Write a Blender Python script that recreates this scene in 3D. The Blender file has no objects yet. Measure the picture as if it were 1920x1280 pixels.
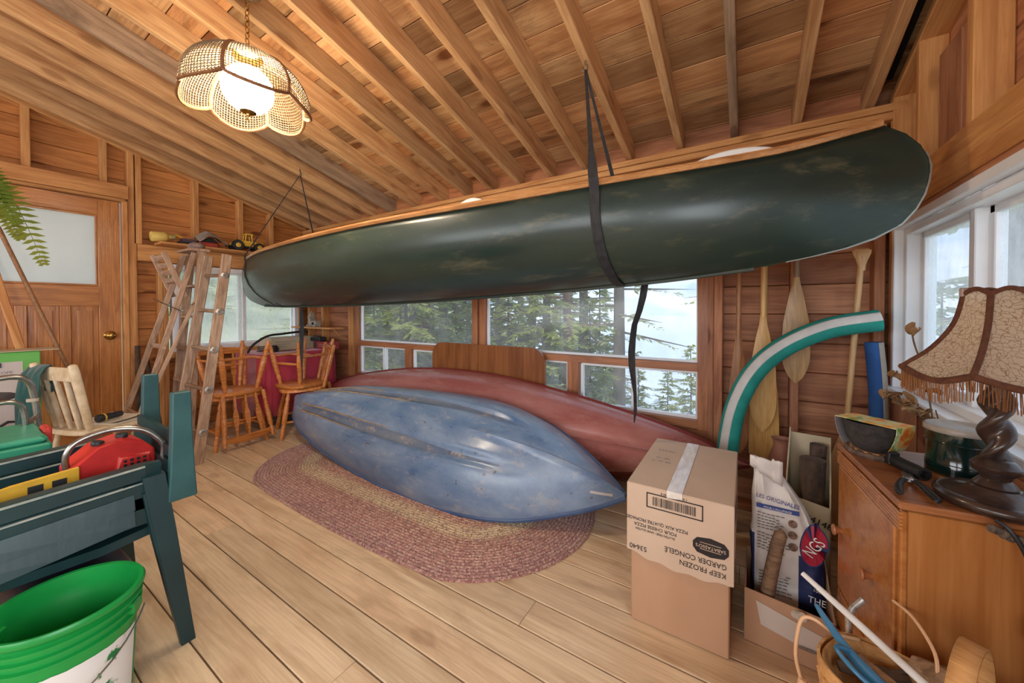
import bpy, math, random
from mathutils import Matrix, Vector, Quaternion, noise
R = math.radians
random.seed(7)
SC = bpy.context.scene
COL = SC.collection

# ------------------------------------------------------------------ camera
CAM_H = 1.2
cam = bpy.data.cameras.new('camera'); camo = bpy.data.objects.new('camera', cam); COL.objects.link(camo)
cam.sensor_fit = 'HORIZONTAL'; cam.sensor_width = 36.0
cam.lens = 691.45 / 1920 * 36.0
cam.shift_y = -(640 - 591.9) / 1920
cam.clip_start = .02; cam.clip_end = 500
camo.location = (0, 0, CAM_H)
camo.rotation_euler = (Matrix.Rotation(R(32.436), 3, 'Z') @ Matrix.Rotation(R(90 - .834), 3, 'X') @ Matrix.Rotation(R(-.115), 3, 'Z')).to_euler()
SC.camera = camo

# ------------------------------------------------------------------ world: pale summer sky with soft clouds
SKY_STRENGTH = 1.15
w = bpy.data.worlds.new('sky'); SC.world = w; w.use_nodes = True
nt = w.node_tree; nt.nodes.clear()
n_out = nt.nodes.new('ShaderNodeOutputWorld'); n_bg = nt.nodes.new('ShaderNodeBackground'); n_bg.inputs[1].default_value = SKY_STRENGTH
n_tc = nt.nodes.new('ShaderNodeTexCoord'); n_map = nt.nodes.new('ShaderNodeMapping'); n_map.inputs['Scale'].default_value = (2.2, 2.2, 7)
n_noi = nt.nodes.new('ShaderNodeTexNoise'); n_noi.inputs['Scale'].default_value = 1.6; n_noi.inputs['Detail'].default_value = 7; n_noi.inputs['Roughness'].default_value = .55
n_cr = nt.nodes.new('ShaderNodeValToRGB')
n_cr.color_ramp.elements[0].position = .40; n_cr.color_ramp.elements[0].color = (.46, .64, .98, 1)
n_cr.color_ramp.elements[1].position = .66; n_cr.color_ramp.elements[1].color = (.86, .92, 1.0, 1)
nt.links.new(n_tc.outputs['Generated'], n_map.inputs[0]); nt.links.new(n_map.outputs[0], n_noi.inputs[0])
nt.links.new(n_noi.outputs[0], n_cr.inputs[0]); nt.links.new(n_cr.outputs[0], n_bg.inputs[0]); nt.links.new(n_bg.outputs[0], n_out.inputs[0])

# ------------------------------------------------------------------ lights: hazy sun outdoors, added fill lamps brightening the room from out of view
sun = bpy.data.lights.new('sun', 'SUN'); sun.energy = 1.6; sun.angle = R(12); sun.color = (1, .96, .88)
suno = bpy.data.objects.new('sun', sun); COL.objects.link(suno); suno.rotation_euler = (R(38), R(8), R(-20))
def window_light(name, loc, rot, sx, sy, power, color, portal=False):
    l = bpy.data.lights.new(name, 'AREA'); l.shape = 'RECTANGLE'; l.size = sx; l.size_y = sy; l.energy = power; l.color = color
    if portal: l.cycles.is_portal = True
    o = bpy.data.objects.new(name, l); COL.objects.link(o); o.location = loc; o.rotation_euler = rot
    return o
# fill lamps added outside openings made up in the unseen walls
window_light('fill_front_a', (-3.15, -2.95, 1.55), (R(90), 0, 0), 2.5, 1.5, 38, (1, .97, .92))
window_light('fill_front_b', (-.55, -2.95, 1.55), (R(90), 0, 0), 1.9, 1.5, 31, (1, .97, .92))
window_light('fill_right', (.98, -.6, 1.3), (R(90), 0, R(90)), 1.9, 1.0, 36, (.95, .98, 1))
# sampling portals at the windows in view
window_light('portal_back', (-2.0, 2.78, 1.1), (R(-90), 0, 0), 3.6, 1.4, 1, (1, 1, 1), True)
window_light('portal_right', (.80, 1.5, 1.25), (R(90), 0, R(90)), 2.2, .95, 1, (1, 1, 1), True)
window_light('portal_left', (-4.98, 1.9, 1.25), (R(90), 0, R(-90)), 1.3, .9, 1, (1, 1, 1), True)

vs = SC.view_settings
vs.view_transform = 'Standard'; vs.look = 'None'; vs.exposure = 0.55; vs.gamma = 1.0; vs.use_curve_mapping = False
SC.cycles.max_bounces = 6; SC.cycles.transparent_max_bounces = 12
SC.cycles.sample_clamp_indirect = 6; SC.cycles.adaptive_threshold = .02

# ------------------------------------------------------------------ mesh helpers
class MB:
    """Collects verts and faces; build() links them as one mesh object."""
    def __init__(s): s.v = []; s.f = []
    def add(s, vs, fs, M=None):
        b = len(s.v)
        s.v += [tuple(M @ Vector(p)) if M else tuple(p) for p in vs]
        s.f += [tuple(b + i for i in f) for f in fs]; return s
    def box(s, x0, x1, y0, y1, z0, z1, M=None):
        return s.add([(x, y, z) for z in (z0, z1) for y in (y0, y1) for x in (x0, x1)],
                     [(0, 2, 3, 1), (4, 5, 7, 6), (0, 1, 5, 4), (2, 6, 7, 3), (0, 4, 6, 2), (1, 3, 7, 5)], M)
    def cham(s, x0, x1, y0, y1, z0, z1, c=.004, M=None):
        """box with its x-running edges chamfered (grain along x)"""
        r = [(y0 + c, z0), (y1 - c, z0), (y1, z0 + c), (y1, z1 - c), (y1 - c, z1), (y0 + c, z1), (y0, z1 - c), (y0, z0 + c)]
        return s.loft([[(x0, y, z) for y, z in r], [(x1, y, z) for y, z in r]], M=M)
    def rbox(s, x0, x1, y0, y1, z0, z1, c=.01, M=None):
        """box with all edges chamfered"""
        def ring(i, z): return [(x0 + i + c, y0 + i, z), (x1 - i - c, y0 + i, z), (x1 - i, y0 + i + c, z), (x1 - i, y1 - i - c, z), (x1 - i - c, y1 - i, z), (x0 + i + c, y1 - i, z), (x0 + i, y1 - i - c, z), (x0 + i, y0 + i + c, z)]
        return s.loft([ring(c, z0), ring(0, z0 + c), ring(0, z1 - c), ring(c, z1)], M=M)
    def loft(s, rings, closed=True, caps=True, M=None):
        n = len(rings[0]); vs = [p for r in rings for p in r]; fs = []
        m = n if closed else n - 1
        for i in range(len(rings) - 1):
            for j in range(m):
                k = (j + 1) % n
                fs.append((i * n + j, i * n + k, (i + 1) * n + k, (i + 1) * n + j))
        if caps and closed:
            fs.append(tuple(range(n - 1, -1, -1))); fs.append(tuple((len(rings) - 1) * n + j for j in range(n)))
        return s.add(vs, fs, M)
    def tube(s, pts, r, n=8, M=None, flat=1.0, closed=False, up=None):
        pts = [Vector(p) for p in pts]; m = len(pts)
        if not hasattr(r, '__len__'): r = [r] * m
        rings = []; prev = None
        for i, p in enumerate(pts):
            if closed: t = pts[(i + 1) % m] - pts[i - 1]
            else: t = pts[min(i + 1, m - 1)] - pts[max(i - 1, 0)]
            if t.length < 1e-9: t = Vector((0, 0, 1))
            t.normalize()
            if up is not None: a = Vector(up).cross(t)
            elif prev is None: a = t.orthogonal()
            else: a = prev - t * prev.dot(t)
            if a.length < 1e-6: a = t.orthogonal()
            a.normalize(); prev = a; b = t.cross(a)
            rings.append([tuple(p + a * (math.cos(2 * math.pi * k / n) * r[i]) + b * (math.sin(2 * math.pi * k / n) * r[i] * flat)) for k in range(n)])
        if closed: rings.append(rings[0])
        return s.loft(rings, True, not closed, M)
    def lathe(s, prof, n=20, M=None):
        """prof: (radius, z) pairs from bottom to top"""
        return s.loft([[(r * math.cos(2 * math.pi * k / n), r * math.sin(2 * math.pi * k / n), z) for k in range(n)] for r, z in prof], True, True, M)
    def prism(s, poly, z0, z1, M=None):
        return s.loft([[(x, y, z0) for x, y in poly], [(x, y, z1) for x, y in poly]], True, True, M)
    def sheet(s, grid, M=None):
        """open grid of points (list of rows)"""
        return s.loft(grid, False, False, M)
    def ball(s, c, rx, ry=None, rz=None, n=14, m=8, M=None):
        ry = ry or rx; rz = rz or rx
        rings = []
        for i in range(m + 1):
            a = -math.pi / 2 + math.pi * i / m; cr = max(math.cos(a), .02); z = math.sin(a)
            rings.append([(c[0] + rx * cr * math.cos(2 * math.pi * k / n), c[1] + ry * cr * math.sin(2 * math.pi * k / n), c[2] + rz * z) for k in range(n)])
        return s.loft(rings, True, True, M)
    def mesh(s, name, smooth=False):
        me = bpy.data.meshes.new(name); me.from_pydata(s.v, [], s.f); me.update()
        if smooth:
            for p in me.polygons: p.use_smooth = True
        return me
    def build(s, name, mat, parent=None, loc=None, rot=None, smooth=False, W=False, sub=0, thick=0, bevel=0, M=None):
        me = s.mesh(name, smooth)
        if mat is not None: me.materials.append(mat)
        o = bpy.data.objects.new(name, me); COL.objects.link(o)
        if parent is not None:
            o.parent = parent
            if W: o.matrix_basis = wmat(parent).inverted()
        if loc is not None: o.location = loc
        if rot is not None: o.rotation_euler = rot
        if M is not None: o.matrix_basis = M
        if thick:
            md = o.modifiers.new('thickness', 'SOLIDIFY'); md.thickness = thick; md.offset = 0
        if sub:
            md = o.modifiers.new('smooth', 'SUBSURF'); md.levels = sub; md.render_levels = sub
        if bevel:
            md = o.modifiers.new('edge', 'BEVEL'); md.width = bevel; md.segments = 1; md.limit_method = 'ANGLE'
        if smooth:
            try:
                me.set_sharp_from_angle(angle=R(48))
            except Exception: pass
        return o

def wmat(o):
    m = o.matrix_basis.copy(); p = o.parent
    while p: m = p.matrix_basis @ m; p = p.parent
    return m
def tag(o, label=None, cat=None, group=None, kind=None):
    if label: o['label'] = label
    if cat: o['category'] = cat
    if group: o['group'] = group
    if kind: o['kind'] = kind
    return o
def thing(name, label, cat, loc=(0, 0, 0), rz=0, group=None, rot=None):
    o = bpy.data.objects.new(name, None); COL.objects.link(o); o.empty_display_size = .05
    o.location = loc; o.rotation_euler = rot or (0, 0, rz)
    return tag(o, label, cat, group)
def struct(name, label=None):
    o = bpy.data.objects.new(name, None); COL.objects.link(o); o.empty_display_size = .05
    return tag(o, label, None, None, 'structure')
def copy_tree(o, parent=None):
    c = o.copy(); COL.objects.link(c); c.parent = parent
    for ch in list(o.children): copy_tree(ch, c)
    return c
_bars = {}
def bar(name, mat, parent, a, b, w_, h_, up=(0, 0, 1), c=.004, label=None):
    """straight timber from a to b; local x is the grain, h_ measured along up, w_ across"""
    a = Vector(a); b = Vector(b); d = b - a; L = d.length; x = d.normalized()
    y = Vector(up).cross(x)
    if y.length < 1e-6: y = Vector((0, 1, 0)).cross(x)
    y.normalize(); z = x.cross(y)
    k = (round(L, 4), round(w_, 4), round(h_, 4), c, mat.name)
    if k not in _bars:
        cc = min(c, w_ * .3, h_ * .3)
        _bars[k] = MB().cham(-L / 2, L / 2, -w_ / 2, w_ / 2, -h_ / 2, h_ / 2, cc).mesh(name); _bars[k].materials.append(mat)
    o = bpy.data.objects.new(name, _bars[k]); COL.objects.link(o)
    m = Matrix((x, y, z)).transposed().to_4x4(); m.translation = (a + b) / 2
    o.parent = parent
    o.matrix_basis = (wmat(parent).inverted() @ m) if parent is not None else m
    if label: o['label'] = label
    return o
def frame_mat(x, up, loc):
    x = Vector(x).normalized(); y = Vector(up).cross(x).normalized(); z = x.cross(y)
    m = Matrix((x, y, z)).transposed().to_4x4(); m.translation = loc; return m
def arc(cx, cy, r, a0, a1, n=8):
    return [(cx + r * math.cos(R(a0 + (a1 - a0) * i / n)), cy + r * math.sin(R(a0 + (a1 - a0) * i / n))) for i in range(n + 1)]
def catmull(pts, n=6):
    P = [Vector(p) for p in pts]; out = []
    for i in range(len(P) - 1):
        p0 = P[max(i - 1, 0)]; p1 = P[i]; p2 = P[i + 1]; p3 = P[min(i + 2, len(P) - 1)]
        for k in range(n):
            t = k / n
            out.append(.5 * ((2 * p1) + (p2 - p0) * t + (2 * p0 - 5 * p1 + 4 * p2 - p3) * t * t + (3 * p1 - p0 - 3 * p2 + p3) * t ** 3))
    out.append(P[-1]); return out
def interp(tab, x):
    if x <= tab[0][0]: return tab[0][1]
    for (a, va), (b, vb) in zip(tab, tab[1:]):
        if x <= b:
            t = (x - a) / (b - a)
            return va + (vb - va) * t
    return tab[-1][1]
def sinterp(tab, x):
    """smooth (catmull) interpolation of a table"""
    for i in range(len(tab) - 1):
        if x <= tab[i + 1][0] or i == len(tab) - 2:
            x0, y0 = tab[max(i - 1, 0)]; x1, y1 = tab[i]; x2, y2 = tab[i + 1]; x3, y3 = tab[min(i + 2, len(tab) - 1)]
            t = min(max((x - x1) / (x2 - x1), 0), 1); h = x2 - x1
            m1 = (y2 - y0) / (x2 - x0) * h if x2 > x0 else 0; m2 = (y3 - y1) / (x3 - x1) * h if x3 > x1 else 0
            return (2 * t ** 3 - 3 * t * t + 1) * y1 + (t ** 3 - 2 * t * t + t) * m1 + (-2 * t ** 3 + 3 * t * t) * y2 + (t ** 3 - t * t) * m2

# ------------------------------------------------------------------ material helpers
def srgb(r, g, b):
    f = lambda c: (c / 255 / 12.92) if c / 255 <= .04045 else ((c / 255 + .055) / 1.055) ** 2.4
    return (f(r), f(g), f(b), 1)
def newmat(name):
    m = bpy.data.materials.new(name); m.use_nodes = True
    nt = m.node_tree; b = nt.nodes['Principled BSDF']; return m, nt, b
def N(nt, t, **kw):
    n = nt.nodes.new(t)
    for k, v in kw.items():
        if k.startswith('i_'):
            key = k[2:]; key = int(key) if key.isdigit() else key.replace('_', ' ')
            n.inputs[key].default_value = v
        else: setattr(n, k, v)
    return n
def mixc(nt, a, b, fac, blend='MIX'):
    n = nt.nodes.new('ShaderNodeMix'); n.data_type = 'RGBA'; n.blend_type = blend
    for sock, val in ((n.inputs[0], fac), (n.inputs[6], a), (n.inputs[7], b)):
        if hasattr(val, 'is_output'): nt.links.new(val, sock)
        else: sock.default_value = val
    return n.outputs[2]
def ramp(nt, src, stops):
    n = nt.nodes.new('ShaderNodeValToRGB'); e = n.color_ramp.elements
    while len(e) < len(stops): e.new(.5)
    for k, (p, c) in enumerate(stops): e[k].position = p; e[k].color = c if len(c) == 4 else (*c, 1)
    nt.links.new(src, n.inputs[0]); return n.outputs[0]
def G(v): return (v, v, v, 1)
def coords(nt, scale=(1, 1, 1), rnd=True):
    tc = N(nt, 'ShaderNodeTexCoord'); mp = N(nt, 'ShaderNodeMapping'); mp.inputs['Scale'].default_value = scale
    if rnd:
        oi = N(nt, 'ShaderNodeObjectInfo'); ml = N(nt, 'ShaderNodeVectorMath', operation='SCALE'); cb = N(nt, 'ShaderNodeCombineXYZ')
        for i, k in enumerate((37.0, 61.0, 23.0)):
            mm = N(nt, 'ShaderNodeMath', operation='MULTIPLY'); mm.inputs[1].default_value = k; nt.links.new(oi.outputs['Random'], mm.inputs[0]); nt.links.new(mm.outputs[0], cb.inputs[i])
        ad = N(nt, 'ShaderNodeVectorMath', operation='ADD'); nt.links.new(tc.outputs['Object'], ad.inputs[0]); nt.links.new(cb.outputs[0], ad.inputs[1])
        nt.links.new(ad.outputs[0], mp.inputs[0])
    else: nt.links.new(tc.outputs['Object'], mp.inputs[0])
    return mp.outputs[0]
def wood(name, dark, light, rough=.55, grain=1.0, knots=.5, vary=.35, stain=0.0, gloss=.3, bump=.12, stainc=(.05, .04, .03, 1)):
    """plank wood: grain along local x, growth bands, knots, tint from board to board"""
    m, nt, b = newmat(name)
    v1 = coords(nt, (1.1 * grain, 9 * grain, 9 * grain))
    n1 = N(nt, 'ShaderNodeTexNoise', i_Scale=2.2, i_Detail=7.0, i_Roughness=.6, i_Distortion=.7); nt.links.new(v1, n1.inputs[0])
    v2 = coords(nt, (2.2 * grain, 75 * grain, 75 * grain))
    n2 = N(nt, 'ShaderNodeTexNoise', i_Scale=1.6, i_Detail=3.0); nt.links.new(v2, n2.inputs[0])
    c = ramp(nt, n1.outputs[0], [(.28, dark), (.58, light)])
    c = mixc(nt, c, dark, ramp(nt, n2.outputs[0], [(.45, G(0)), (.75, G(.6))]))
    oi = N(nt, 'ShaderNodeObjectInfo')
    tint = ramp(nt, oi.outputs['Random'], [(0, G(1 - vary)), (.35, (1, 1 - vary * .25, 1 - vary * .4, 1)), (.7, G(1)), (1, (1 - vary * .35, 1 - vary * .42, 1 - vary * .5, 1))])
    c = mixc(nt, c, tint, 1.0, 'MULTIPLY')
    if knots:
        v3 = coords(nt, (2.6 * grain, 6.5 * grain, 6.5 * grain))
        vo = N(nt, 'ShaderNodeTexVoronoi', i_Scale=1.0, i_Randomness=1.0); nt.links.new(v3, vo.inputs[0])
        c = mixc(nt, c, (dark[0] * .28, dark[1] * .22, dark[2] * .2, 1), ramp(nt, vo.outputs['Distance'], [(.115, G(knots)), (.175, G(0))]))
        c = mixc(nt, c, (dark[0] * .8, dark[1] * .6, dark[2] * .5, 1), ramp(nt, vo.outputs['Distance'], [(.13, G(knots * .5)), (.25, G(0))]))
    if stain:
        v4 = coords(nt, (1.1, 3.4, 3.4))
        n4 = N(nt, 'ShaderNodeTexNoise', i_Scale=1.3, i_Detail=6.0, i_Roughness=.65, i_Distortion=1.2); nt.links.new(v4, n4.inputs[0])
        c = mixc(nt, c, stainc, ramp(nt, n4.outputs[0], [(.53, G(0)), (.72, G(stain))]))
    nt.links.new(c, b.inputs['Base Color'])
    b.inputs['Roughness'].default_value = rough; b.inputs['Specular IOR Level'].default_value = gloss
    bp = N(nt, 'ShaderNodeBump', i_Strength=bump, i_Distance=.01); nt.links.new(n2.outputs[0], bp.inputs['Height']); nt.links.new(bp.outputs[0], b.inputs['Normal'])
    return m
def pm(name, c1, c2=None, scale=6, rough=.5, metal=0.0, bump=0.0, lo=.35, hi=.65, gloss=.5, stretch=(1, 1, 1), detail=4.0, sheen=0.0, rnd=False, coat=0.0):
    """general procedural paint/plastic/cloth: noise between two tones, optional bump"""
    m, nt, b = newmat(name)
    c2 = c2 or (c1[0] * .78, c1[1] * .78, c1[2] * .78, 1)
    v = coords(nt, stretch, rnd)
    n1 = N(nt, 'ShaderNodeTexNoise', i_Scale=float(scale), i_Detail=float(detail), i_Roughness=.6); nt.links.new(v, n1.inputs[0])
    nt.links.new(ramp(nt, n1.outputs[0], [(lo, c1), (hi, c2)]), b.inputs['Base Color'])
    b.inputs['Roughness'].default_value = rough; b.inputs['Metallic'].default_value = metal; b.inputs['Specular IOR Level'].default_value = gloss
    if coat: b.inputs['Coat Weight'].default_value = coat; b.inputs['Coat Roughness'].default_value = .12
    if sheen: b.inputs['Sheen Weight'].default_value = sheen
    if bump:
        n2 = N(nt, 'ShaderNodeTexNoise', i_Scale=float(scale) * 9, i_Detail=3.0); nt.links.new(v, n2.inputs[0])
        bp = N(nt, 'ShaderNodeBump', i_Strength=bump, i_Distance=.01); nt.links.new(n2.outputs[0], bp.inputs['Height']); nt.links.new(bp.outputs[0], b.inputs['Normal'])
    return m
def dusty_glass(name, dust=.22, tint=(.8, .82, .83, 1), scale=5.0, lo=.35, hi=.75):
    """window pane: mostly clear, a film of dust that scatters daylight, a weak reflection"""
    m = bpy.data.materials.new(name); m.use_nodes = True; nt = m.node_tree; nt.nodes.clear()
    out = N(nt, 'ShaderNodeOutputMaterial'); tr = N(nt, 'ShaderNodeBsdfTransparent'); tl = N(nt, 'ShaderNodeBsdfTranslucent'); df = N(nt, 'ShaderNodeBsdfDiffuse'); gl = N(nt, 'ShaderNodeBsdfGlossy')
    tl.inputs[0].default_value = tint; df.inputs[0].default_value = tint; gl.inputs['Roughness'].default_value = .1; gl.inputs[0].default_value = G(.9)
    m0 = N(nt, 'ShaderNodeMixShader'); m0.inputs[0].default_value = .3; nt.links.new(tl.outputs[0], m0.inputs[1]); nt.links.new(df.outputs[0], m0.inputs[2])
    v = coords(nt, (1, 1, .45)); n1 = N(nt, 'ShaderNodeTexNoise', i_Scale=scale, i_Detail=6.0, i_Roughness=.7); nt.links.new(v, n1.inputs[0])
    f = ramp(nt, n1.outputs[0], [(lo, G(dust * .45)), (hi, G(min(1, dust * 1.5)))])
    m1 = N(nt, 'ShaderNodeMixShader'); nt.links.new(f, m1.inputs[0]); nt.links.new(tr.outputs[0], m1.inputs[1]); nt.links.new(m0.outputs[0], m1.inputs[2])
    m2 = N(nt, 'ShaderNodeMixShader'); m2.inputs[0].default_value = .012; nt.links.new(m1.outputs[0], m2.inputs[1]); nt.links.new(gl.outputs[0], m2.inputs[2])
    nt.links.new(m2.outputs[0], out.inputs[0]); return m

# shared materials
W_WALL = wood('pine_wall', srgb(152, 92, 44), srgb(204, 140, 78), knots=.85, vary=.30, gloss=.35)
W_WALLR = wood('pine_wall_red', srgb(146, 92, 64), srgb(198, 140, 102), knots=.85, vary=.28, gloss=.35)
W_STUD = wood('pine_stud', srgb(176, 116, 64), srgb(216, 160, 100), knots=.35, vary=.2, gloss=.3)
W_RAFT = wood('rafter_wood', srgb(176, 126, 80), srgb(220, 176, 126), knots=.4, vary=.28, gloss=.25, stain=.35, stainc=srgb(92, 64, 44))
W_DECK = wood('roof_deck_wood', srgb(178, 126, 80), srgb(228, 184, 132), grain=.75, knots=.95, vary=.62, gloss=.25, stain=.7, stainc=srgb(88, 56, 38))
W_FLOOR = wood('floor_wood', srgb(198, 168, 132), srgb(232, 208, 172), grain=.9, knots=.28, vary=.16, rough=.5, gloss=.35, stain=.35, stainc=srgb(136, 104, 76))
W_RAFTG = wood('greyed_rafter_wood', srgb(128, 104, 84), srgb(178, 150, 122), knots=.5, vary=.1, gloss=.2, stain=.6, stainc=srgb(74, 58, 48))
W_TRIM = wood('window_frame_wood', srgb(140, 84, 52), srgb(188, 126, 84), knots=.2, vary=.12, rough=.4, gloss=.45)
W_DOOR = wood('varnished_door_wood', srgb(150, 92, 44), srgb(196, 132, 72), grain=1.2, knots=0, vary=.12, rough=.25, gloss=.5)
W_MAPLE = wood('maple_varnish', srgb(168, 92, 38), srgb(214, 140, 72), grain=2.5, knots=0, vary=.1, rough=.25, gloss=.5)
W_OLD = wood('weathered_ladder_wood', srgb(140, 108, 84), srgb(202, 172, 146), grain=2, knots=0, vary=.2, rough=.7, stain=.5, stainc=srgb(96, 70, 50))
WHITE = pm('white_vinyl', srgb(246, 248, 250), srgb(230, 234, 238), scale=3, rough=.35)
DARKGAP = pm('dark_gap', srgb(18, 14, 12), rough=.9)
BLACK = pm('black_rubber', srgb(22, 22, 24), srgb(36, 36, 38), rough=.5, scale=20)
STEEL = pm('bright_steel', srgb(190, 190, 188), srgb(150, 150, 150), rough=.3, metal=1.0, scale=20)
BRASS = pm('brass', srgb(200, 160, 90), srgb(160, 120, 60), rough=.25, metal=1.0)
# ================================================================== SHELL
SL = .265                                    # roof slope
XL, XR, YB, YF = -4.79, .605, 2.60, -2.80    # inner faces of the framing
def zr(y): return 2.22 + SL * (YB - y)       # underside of the rafters
def zd(y): return zr(y) + .145               # underside of the roof deck

# ---- floor
floor = struct('floor', 'worn pale pine plank floor')
MB().box(XL - .12, XR + .12, YF - .1, YB + .12, -.06, -.021).build('subfloor', DARKGAP, floor)
rnd = random.Random(3)
k = -24
while True:
    y0 = .4882 + .1396 * k; k += 1
    if y0 > YB + .08: break
    if y0 < YF: continue
    x = XL - .1 - rnd.uniform(0, 1.2)
    while x < XR + .1:
        L = rnd.uniform(1.7, 3.4); x1 = min(x + L, XR + .1)
        if XR + .1 - x1 < .5: x1 = XR + .1
        xa = max(x, XL - .1)
        if x1 - xa > .05:
            dz = rnd.uniform(-.0015, .0005)
            bar('plank', W_FLOOR, floor, (xa + .001, y0 + .0698, -.01 + dz), (x1 - .001, y0 + .0698, -.01 + dz), .1396 - .005, .02, c=.003)
        x = x1

# ---- ceiling: deck boards and rafters
ceil_ = struct('ceiling', 'sloping ceiling of bare rafters and knotty roof boards')
sy = 2.80; cs = math.cos(math.atan(SL))
MB().add([(XL - .2, 2.85, zd(2.85) + .035), (XR + .2, 2.85, zd(2.85) + .035), (XR + .2, YF - .2, zd(YF - .2) + .035), (XL - .2, YF - .2, zd(YF - .2) + .035),
          (XL - .2, 2.85, zd(2.85) + .07), (XR + .2, 2.85, zd(2.85) + .07), (XR + .2, YF - .2, zd(YF - .2) + .07), (XL - .2, YF - .2, zd(YF - .2) + .07)],
         [(0, 1, 2, 3), (7, 6, 5, 4), (0, 4, 5, 1), (1, 5, 6, 2), (2, 6, 7, 3), (3, 7, 4, 0)]).build('roof_cover', DARKGAP, ceil_)
RX = [.523, .232, -.067, -.365, -.684, -1.004, -1.278, -1.567, -1.845, -2.116, -2.405, -2.77, -3.14, -3.44, -3.74, -4.04, -4.34, -4.64, -4.94]
y = 2.80; row = 0
upv = (0, SL, 1)
while y > YF:
    wd = .165 * cs
    ym = y - wd / 2; zc = zd(ym) + .011
    x = XL - .1; j0 = rnd.randrange(3, 8)
    joints = sorted(set(rnd.sample(RX[1:17], 4 if row % 2 else 3)))
    xs = [XL - .1] + joints + [XR + .1]
    for a, b in zip(xs, xs[1:]):
        bar('plank', W_DECK, ceil_, (a + .001, ym, zc), (b - .001, ym, zc), .165 - .004, .02, up=upv, c=.003)
    y -= wd; row += 1
for i, x in enumerate(RX):
    if x < XL + .02: continue
    a = Vector((x, 2.66, zr(2.66) + .0715)); b = Vector((x, YF, zr(YF) + .0715))
    o = bar('rafter', W_RAFTG if i in (2, 12) else W_RAFT, ceil_, a, b, .041, .139, up=(0, 0, 1), c=.003)
    if i in (2, 12): o['label'] = 'rafter greyed by age and water stains'
# dark gap beside the last rafter on the right, seen from below
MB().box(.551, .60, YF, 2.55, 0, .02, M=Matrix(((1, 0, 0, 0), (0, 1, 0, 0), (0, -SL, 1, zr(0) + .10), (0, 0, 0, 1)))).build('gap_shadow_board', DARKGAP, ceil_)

# ---- wall siding: each board its own piece, cut round the openings
def siding(parent, mat, axis, at, lo, hi, z0, z1, openings, hgt=.17, top=None, sgn=1, seed=1):
    r_ = random.Random(seed); z = z0; n = 0
    def piece(a, b, za, zb):
        if b - a < .03 or zb - za < .015: return
        L = b - a
        cuts = [a, b]
        if L > 2.4 and n % 2: cuts = [a, a + L * r_.uniform(.35, .65), b]
        for p, q in zip(cuts, cuts[1:]):
            if axis == 'x': bar('plank', mat, parent, (p, at, (za + zb) / 2), (q, at, (za + zb) / 2), .02, zb - za - .003, c=.004)
            else: bar('plank', mat, parent, (at, p, (za + zb) / 2), (at, q, (za + zb) / 2), .02, zb - za - .003, c=.004)
    while z < z1:
        za, zb = z, min(z + hgt, z1); z += hgt; n += 1
        h2 = hi
        if top: h2 = min(hi, YB - (za - 2.365) / SL)
        segs = [(lo, h2, za, zb)]
        for (a, b, c, d) in openings:
            new = []
            for (p, q, u, v) in segs:
                if b <= p or a >= q or d <= u or c >= v: new.append((p, q, u, v)); continue
                if a > p: new.append((p, a, u, v))
                if b < q: new.append((b, q, u, v))
                m0, m1 = max(p, a), min(q, b)
                if c > u: new.append((m0, m1, u, c))
                if d < v: new.append((m0, m1, d, v))
            segs = new
        for s_ in segs: piece(*s_)

# ---- back wall
wb = struct('wall_back', 'back wall of horizontal pine boards with a long band of windows')
OB = [(-3.86, -.14, .36, 1.78)]
siding(wb, W_WALLR, 'x', YB + .10, XL - .09, XR + .09, 0, 2.42, OB, .168, seed=4)
bar('top_plate', W_STUD, wb, (XL, YB - .0, 2.20), (XR + .05, YB - .0, 2.20), .10, .038)
bar('top_plate', W_STUD, wb, (XL, YB + .005, 2.160), (XR + .05, YB + .005, 2.160), .10, .038)
bar('header', W_STUD, wb, (-3.95, YB + .03, 1.86), (-.1, YB + .03, 1.86), .06, .16)
for i in range(18):                                  # blocking between the rafters
    a, b = RX[i + 1] + .0215, RX[i] - .0215
    if a < XL: a = XL
    if b - a > .05: bar('blocking', W_TRIM, wb, (a, YB + .055, 2.285), (b, YB + .055, 2.285), .03, .13)
bar('sole_plate', W_TRIM, wb, (XL, YB + .045, .02), (XR + .05, YB + .045, .02), .09, .038)
for x, wd in ((-3.90, .04), (-3.85, .045), (-.192, .042), (-.146, .048), (.23, .042), (.575, .042), (-4.45, .042), (-4.76, .04)):
    bar('stud', W_STUD if x < -3 else W_WALLR, wb, (x, YB + .045, .04), (x, YB + .045, 2.14), .09 if False else .088, wd, up=(1, 0, 0))
for x in (-3.3, -2.7, -1.4, -.8): bar('stud', W_STUD, wb, (x, YB + .045, .04), (x, YB + .045, .36), .088, .042, up=(1, 0, 0))
for x in (-3.3, -2.7, -2.0, -1.4, -.8): bar('stud', W_STUD, wb, (x, YB + .045, 1.94), (x, YB + .045, 2.14), .088, .042, up=(1, 0, 0))
bar('ledge', W_TRIM, wb, (.01, YB - .03, .318), (.6, YB - .03, .318), .13, .035)

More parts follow.
